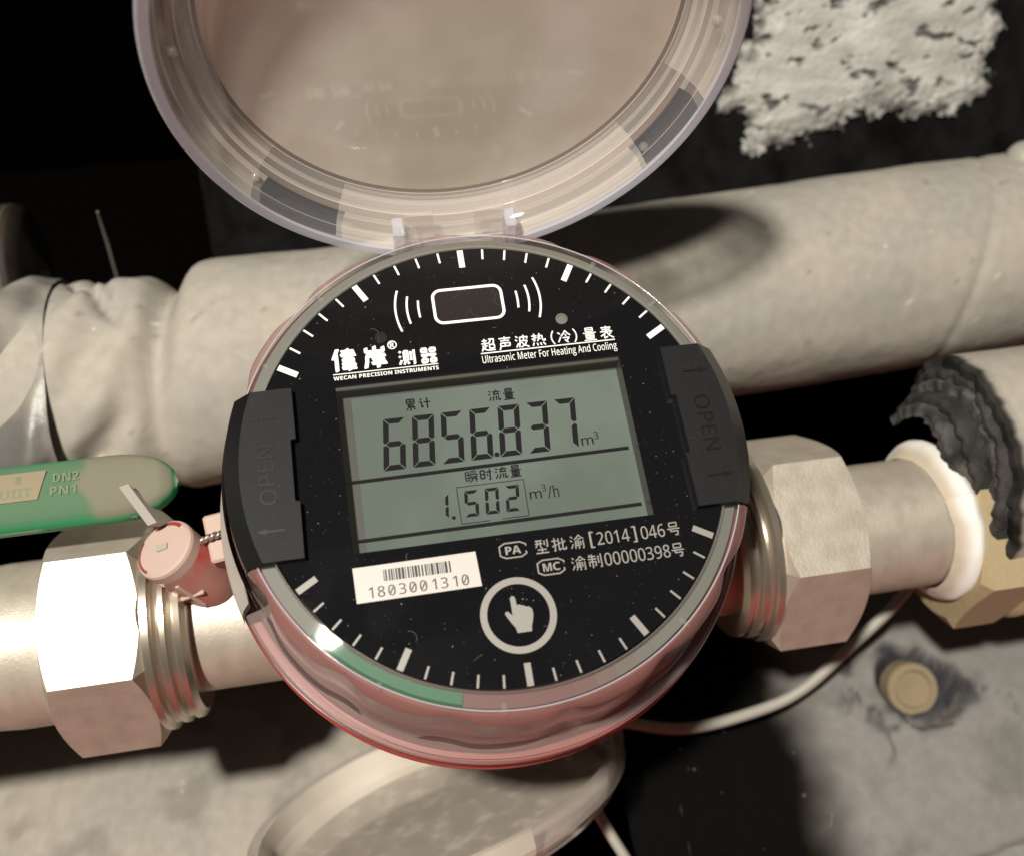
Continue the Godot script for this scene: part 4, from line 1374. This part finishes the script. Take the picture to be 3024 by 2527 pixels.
func build_handle() -> void:
	var o := thing("valve_handle", Vector3(-160, -46, -10), "green valve lever, its rounded end coated with tan dust", "valve handle")
	var green := Color(0.022, 0.25, 0.10)
	var worn := Color(0.092, 0.165, 0.10)
	var dust := Color(0.185, 0.178, 0.132)
	var tint := func(p: Vector3, up: float) -> Color:
		var k := rough_noise.get_noise_3dv(p * 3.0)
		var d := smoothstep(-87.0, -83.5, p.x + 6.0 * k - 0.12 * absf(p.z + 14.5)) 
		var c := green.lerp(worn, smoothstep(0.5, 0.95, up))
		return c.lerp(dust, d * smoothstep(0.3, 0.8, up + 0.25 * k))
	var s := Shape.new()
	# strap section swept along the lever: flat dusty top, glossy rolled edge, rounded end
	var strap := func(u: float, a: float) -> Vector3:
		var x := lerpf(-240, -66.4, pow(u, 0.7))
		var left := maxf(0.0, (-66.4 - x))
		var half := 7.6
		if left < 14.0:
			half = 7.6 * sqrt(maxf(0.0, 1.0 - pow((14.0 - left) / 14.0, 2.0)))
		var thick := 3.4 * clampf(half / 5.0, 0.0, 1.0)
		var cx := cos(a)
		var sx := sin(a)
		var bend := 0.45 if sx < 0.0 else 0.78
		var zz := -14.2 + half * signf(sx) * pow(absf(sx), 0.6)
		return Vector3(x, -32.6 + (thick + (1.2 if cx < 0.0 else 0.0)) * signf(cx) * pow(absf(cx), bend) - 0.012 * pow(zz + 14.2, 2.0), zz)
	for part in [[-1.35, 0.70, "lever_top", M.green_top], [0.70, TAU - 1.35, "lever_edge", M.green]]:
		s = Shape.new()
		s.sheet(170, 44, func(u, w): return strap.call(u, lerpf(part[0], part[1], w)), -1.0)
		for k in s.v.size():
			s.c[k] = tint.call(s.v[k], s.n[k].y)
		put(part[2], s, part[3], o)
	# cream label panel and worn printing
	var top := func(x: float, z: float) -> Vector3: return Vector3(x, -28.95 - 0.012 * pow(z + 14.2, 2.0), z)
	s = Shape.new()
	s.sheet(10, 10, func(u, w):
		var z := lerpf(-19.0, -12.4, w)
		return top.call(lerpf(-130, lerpf(-93.4, -95.2, w), u), z) + Vector3(0, 0.03, 0), -1.0)
	for k in s.n.size():
		if s.n[k].y < 0:
			s.n[k] = -s.n[k]
	put("label_panel", s, M.cream, o)
	s = Shape.new()
	s.text("DN2", "Droid Sans", true, -92.0, -86.6, -17.9, -15.9, -29.02, 0.03)
	s.text("PN1", "Droid Sans", true, -92.6, -87.2, -14.9, -12.9, -28.98, 0.03)
	put("size_lettering", s, M.faded, o)
	s = Shape.new()
	s.text("8", "Droid Sans", true, -99.9, -98.6, -18.2, -16.3, -28.96, 0.03)
	s.text("UIIT", "Droid Sans", true, -102.8, -96.4, -15.2, -13.2, -28.93, 0.03)
	put("label_lettering", s, M.faded, o)


func build_seals() -> void:
	# cylinder seal hanging on a wire, standing between nut and meter
	var o := thing("security_seal", Vector3(-64, -46, 6), "dusty red cylinder seal with grey fin beside the left clip", "seal")
	var axis := Vector3(-0.40, 0.80, -0.26).normalized()
	var b := Basis(Quaternion(Vector3.UP, axis))
	var s := Shape.new()
	s.xf = Transform3D(b, Vector3(-66.2, -42.5, 3.2))
	s.lathe([Vector2(0, -11), Vector2(4.8, -11), Vector2(6.3, -9.2), Vector2(6.7, -4), Vector2(6.8, 1), Vector2(6.8, 4), Vector2(6.9, 6.4)], 64, true)
	for k in s.v.size():
		s.c[k] = Color(0.42, 0.20, 0.165).lerp(Color(0.48, 0.055, 0.04), smoothstep(0.0, 0.5, rough_noise.get_noise_3dv(s.v[k] * 5.0 + Vector3(20, 0, 0))))
	put("body", s, M.seal_red, o)
	s = Shape.new()
	s.xf = Transform3D(b, Vector3(-66.2, -42.5, 3.2))
	s.lathe([Vector2(6.9, 6.4), Vector2(7.1, 8.9), Vector2(6.9, 9.6), Vector2(6.3, 10.0), Vector2(0, 10.2)], 64, false)
	var cap := put("cap", s, M.seal_dust, o)
	s = Shape.new()
	s.xf = Transform3D(b, Vector3(-66.2, -42.5, 3.2))
	s.lathe([Vector2(6.4, 10.03), Vector2(5.5, 10.24)], 14, false, deg_to_rad(-25), deg_to_rad(45))
	s.lathe([Vector2(6.5, 10.0), Vector2(5.9, 10.22)], 14, false, deg_to_rad(215), deg_to_rad(300))
	put("slot", s, M.red_plastic, cap)
	s = Shape.new()
	s.xf = Transform3D(b, Vector3(-66.2, -42.5, 3.2))
	s.box(Vector3(-1.4, 10.2, -0.8), Vector3(1.4, 10.7, 0.8), 0.2)
	put("moulded_bar", s, M.seal_grey, cap)
	s = Shape.new()
	s.xf = Transform3D(b, Vector3(-66.2, -42.5, 3.2))
	s.box(Vector3(-0.5, -5.5, 6.3), Vector3(0.5, 4.5, 7.2), 0.2)
	s.box(Vector3(-3, -1.5, 6.0), Vector3(3, -0.7, 7.0), 0.2)
	put("moulded_rib", s, M.seal_dust, o)
	s = Shape.new()
	var f0 := Vector3(-75.6, -26.0, -12.3)
	var f1 := Vector3(-71.0, -31.0, -4.6)
	var f2 := Vector3(-68.0, -40.0, -6.5)
	var th := Vector3(-1.9, 0.0, 0.5)
	s.flat([f0, f1, f2])
	s.flat([f0 + th, f1 + th, f2 + th])
	s.flat([f0, f1, f1 + th, f0 + th])
	s.flat([f1, f2, f2 + th, f1 + th])
	s.flat([f0, f2, f2 + th, f0 + th])
	put("fin", s, M.seal_grey, o)
	# second seal, half hidden behind the clip
	var q := thing("security_seal", Vector3(-56, -46, 0), "square pinkish red seal block half hidden behind the left clip", "seal")
	s = Shape.new()
	s.xf = Transform3D(Basis(Vector3.UP, 0.14), Vector3(-57, -39, -1.5))
	s.box(Vector3(-4.6, -5, -5.6), Vector3(6, 3.2, 5.6), 0.5)
	put("block", s, M.seal_dust, q)
	s = Shape.new()
	s.xf = Transform3D(Basis(Vector3.UP, 0.14), Vector3(-57, -39, -1.5))
	s.box(Vector3(-4.5, -7.5, -5.4), Vector3(6, -5.02, 5.5), 0.3)
	put("block_foot", s, M.red_plastic, q)
	# twisted wire between the two
	s = Shape.new()
	for k in 2:
		var path := []
		for i in 41:
			var t := i / 40.0
			var p := Vector3(-66.0, -39, 0.5).lerp(Vector3(-56.5, -35.2, -1.8), t) + Vector3(0, 2.6 * sin(PI * t), 0)
			var a := t * TAU * 3.5 + k * PI
			path.append(p + Vector3(0.1 * cos(a), 0.42 * sin(a), 0.42 * cos(a)))
		s.tube(path, 0.42, 8)
	tag(put("seal_wire", s, M.wire), "short twisted steel wire joining the two red seals", "wire")


func build_front() -> void:
	# big insulated pipe below and in front
	var s := Shape.new()
	pipe_sheet(s, -330, 24, func(x): return Vector3(x, -231, 78), func(x, a):
		var r := 88.0 * sqrt(maxf(0.0001, 1.0 - pow(maxf(0.0, x - 8.0) / 16.5, 2.0)))
		r += 2.4 * rough_noise.get_noise_3d(x * 0.5, 60 * cos(a), 60 * sin(a))
		r += 0.25 * fine_noise.get_noise_3d(x, 80 * cos(a), 80 * sin(a))
		return r, func(p, _u, _w):
			var k := tan_dust(p, 0.95)
			var m := smoothstep(0.15, 0.5, rough_noise.get_noise_3dv(p * 2.2 + Vector3(0, 0, 300)))
			return k * (1.0 - 0.25 * m), 200, 200)
	tag(put("insulated_pipe", s, M.insulation), "wide tan dusty insulated pipe in front, below the left nut", "pipe")
	s = Shape.new()
	pipe_sheet(s, 36, 380, func(x): return Vector3(x, -203, 78), func(x, a):
		var r := 88.0 - 7.0 * smoothstep(100.0, 84.0, x)
		r += 2.4 * rough_noise.get_noise_3d(x * 0.5, 60 * cos(a), 60 * sin(a))
		r += 0.25 * fine_noise.get_noise_3d(x, 80 * cos(a), 80 * sin(a))
		r += 4.0 * exp(-pow((x - 150) / 45.0, 2.0)) * cos(a)
		var t = a - TAU if a > PI else a
		r -= 3.0 * exp(-pow((t - 0.17 + (x - 150) * 0.0022) / 0.012, 2.0)) * smoothstep(108, 125, x)
		# torn hole round the stud
		r -= 9.0 * smoothstep(13.0, 9.5, 3.0 * rough_noise.get_noise_2d(x * 3.0, a * 200.0) + Vector2((x - 131), (t + 0.36) * 88.0).length()) 
		return r, func(p, _u, _w):
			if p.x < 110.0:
				var head_shade := smoothstep(101.0, 84.0, p.x + 6.0 * rough_noise.get_noise_3dv(p * 1.5))  # shadow of the meter head, painted into the vertex colour
				if head_shade > 0.99:
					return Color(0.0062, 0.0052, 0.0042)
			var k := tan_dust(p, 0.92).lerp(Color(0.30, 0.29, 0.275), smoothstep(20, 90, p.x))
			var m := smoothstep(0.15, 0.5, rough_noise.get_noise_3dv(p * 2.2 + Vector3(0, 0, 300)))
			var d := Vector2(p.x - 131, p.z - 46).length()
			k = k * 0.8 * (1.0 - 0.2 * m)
			k = k.lerp(Color(0.0062, 0.0052, 0.0042), smoothstep(103.0, 84.0, p.x + 6.0 * rough_noise.get_noise_3dv(p * 1.5)))  # grey fades softly into the painted head shadow
			return k.lerp(Color(0.05, 0.05, 0.055), maxf(smoothstep(16.0, 11.0, d + 7.0 * rough_noise.get_noise_3dv(p * 3.0)), 0.8 * smoothstep(0.05, 0.0, absf(rough_noise.get_noise_3dv(p * 1.2 + Vector3(7, 0, 0)))) * smoothstep(34.0, 18.0, d))), 330, 330)
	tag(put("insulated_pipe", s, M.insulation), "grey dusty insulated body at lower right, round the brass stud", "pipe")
	s = Shape.new()
	s.xf = Transform3D(Basis(Quaternion(Vector3.UP, Vector3(-0.05, 0.95, 0.30).normalized())), Vector3(131, -128.0, 45.5))
	s.lathe([Vector2(8.0, -8), Vector2(8.0, 4.6), Vector2(7.5, 5.4), Vector2(5.8, 5.5), Vector2(5.2, 4.4), Vector2(0, 4.0)], 40)
	tag(put("brass_stud", s, M.old_brass), "round brass stud in the torn hole of the grey insulation", "stud")
	# thin grey cables
	s = Shape.new()
	var pts := []
	var c := Curve3D.new()
	for p in [Vector3(137, -98, 12), Vector3(121, -101, 25), Vector3(106.1, -106, 34.5), Vector3(93, -110, 42.5), Vector3(80, -113, 46.5), Vector3(56.5, -114, 48.5), Vector3(37.5, -112, 44), Vector3(10, -105, 36), Vector3(-20, -110, 20)]:
		c.add_point(p * 0.1)
	for i in c.point_count:
		var d := (c.get_point_position(mini(i + 1, c.point_count - 1)) - c.get_point_position(maxi(i - 1, 0))) / 6.0
		c.set_point_in(i, -d)
		c.set_point_out(i, d)
	for i in 81:
		pts.append(c.sample_baked(c.get_baked_length() * i / 80.0) * 10.0)
	s.tube(pts, 1.65, 14)
	tag(put("cable", s, M.cable), "thin pale cable curving from the right pipe under the meter", "cable")
	s = Shape.new()
	s.tube([Vector3(20, -108, 50), Vector3(24.2, -108, 63.6), Vector3(28, -108, 73), Vector3(33, -109, 84), Vector3(40, -112, 100)], 1.5, 12)
	tag(put("cable", s, M.cable), "short grey cable running down at the bottom edge", "cable")
	# second meter in front: its open lid stands into the picture
	var o := thing("second_heat_meter", Vector3(10, -150, 150), "second meter below the first, showing only its open dusty lid", "heat meter")
	var axis := Vector3(-0.186, 0.396, -0.899).normalized()
	var lid_at := Transform3D(Basis(Quaternion(Vector3.UP, axis)), Vector3(-16.6, -100, 53.6) - axis * 4.5)
	s = Shape.new()
	s.xf = lid_at
	s.lathe([Vector2(0, -5), Vector2(44, -5)], 96)
	s.lathe([Vector2(44, -6), Vector2(0, -6)], 96)
	var win = M.lid_dust.duplicate()
	win.albedo_texture = noise_tex(0.025, 61, [Color(0.80, 0.79, 0.78), Color(0.84, 0.83, 0.82), Color(1, 1, 1)], [0.3, 0.6, 0.85])
	win.uv1_scale = Vector3.ONE * 8.0
	var lid := put("lid", s, win, o)
	s = Shape.new()
	s.xf = lid_at
	var dusty := Shape.new()
	dusty.xf = lid_at
	for i in 48:
		var a := TAU * i / 48
		var at := lid_at * Vector3(sin(a) * 47.0, 0, -cos(a) * 47.0)
		var part: Shape = dusty if at.x < 4.0 else s
		part.lathe([Vector2(44, -5), Vector2(46, -3.5), Vector2(47.5, -1), Vector2(48.2, 4.5)], 4, false, a, a + TAU / 48)
	put("inner_rim", s, M.clear_rim, lid)
	put("inner_rim", dusty, M.lid_dust, lid, "tan dust on the inner rim")
	s = Shape.new()
	s.xf = lid_at
	s.lathe([Vector2(44, -6), Vector2(47, -4.5), Vector2(50, -1), Vector2(51, 5), Vector2(48.2, 5)], 120, false)
	put("outer_rim", s, M.clear_rim, lid)
	s = Shape.new()
	s.lathe([Vector2(0, -112), Vector2(50, -112), Vector2(57, -120), Vector2(58, -150)], 64)
	for k in s.v.size():
		s.v[k] += Vector3(0, -8, 160)
	put("red_body", s, M.red_plastic, o)
	# red cloth added out of view so that the nuts and the lid mirror pink
	s = Shape.new()
	s.sheet(60, 40, func(u, w):
		var x := lerpf(-420, 420, u)
		var y := lerpf(-320, 10, w)
		return Vector3(x, y, 300 + 14 * sin(x * 0.045) + 8 * rough_noise.get_noise_2d(x, y) + 0.10 * (y + 320)), -1.0)
	tag(put("added_red_cloth", s, M.cloth), "unseen red cloth added in front of the pipes, mirrored pink in the lid and nuts", "cloth")
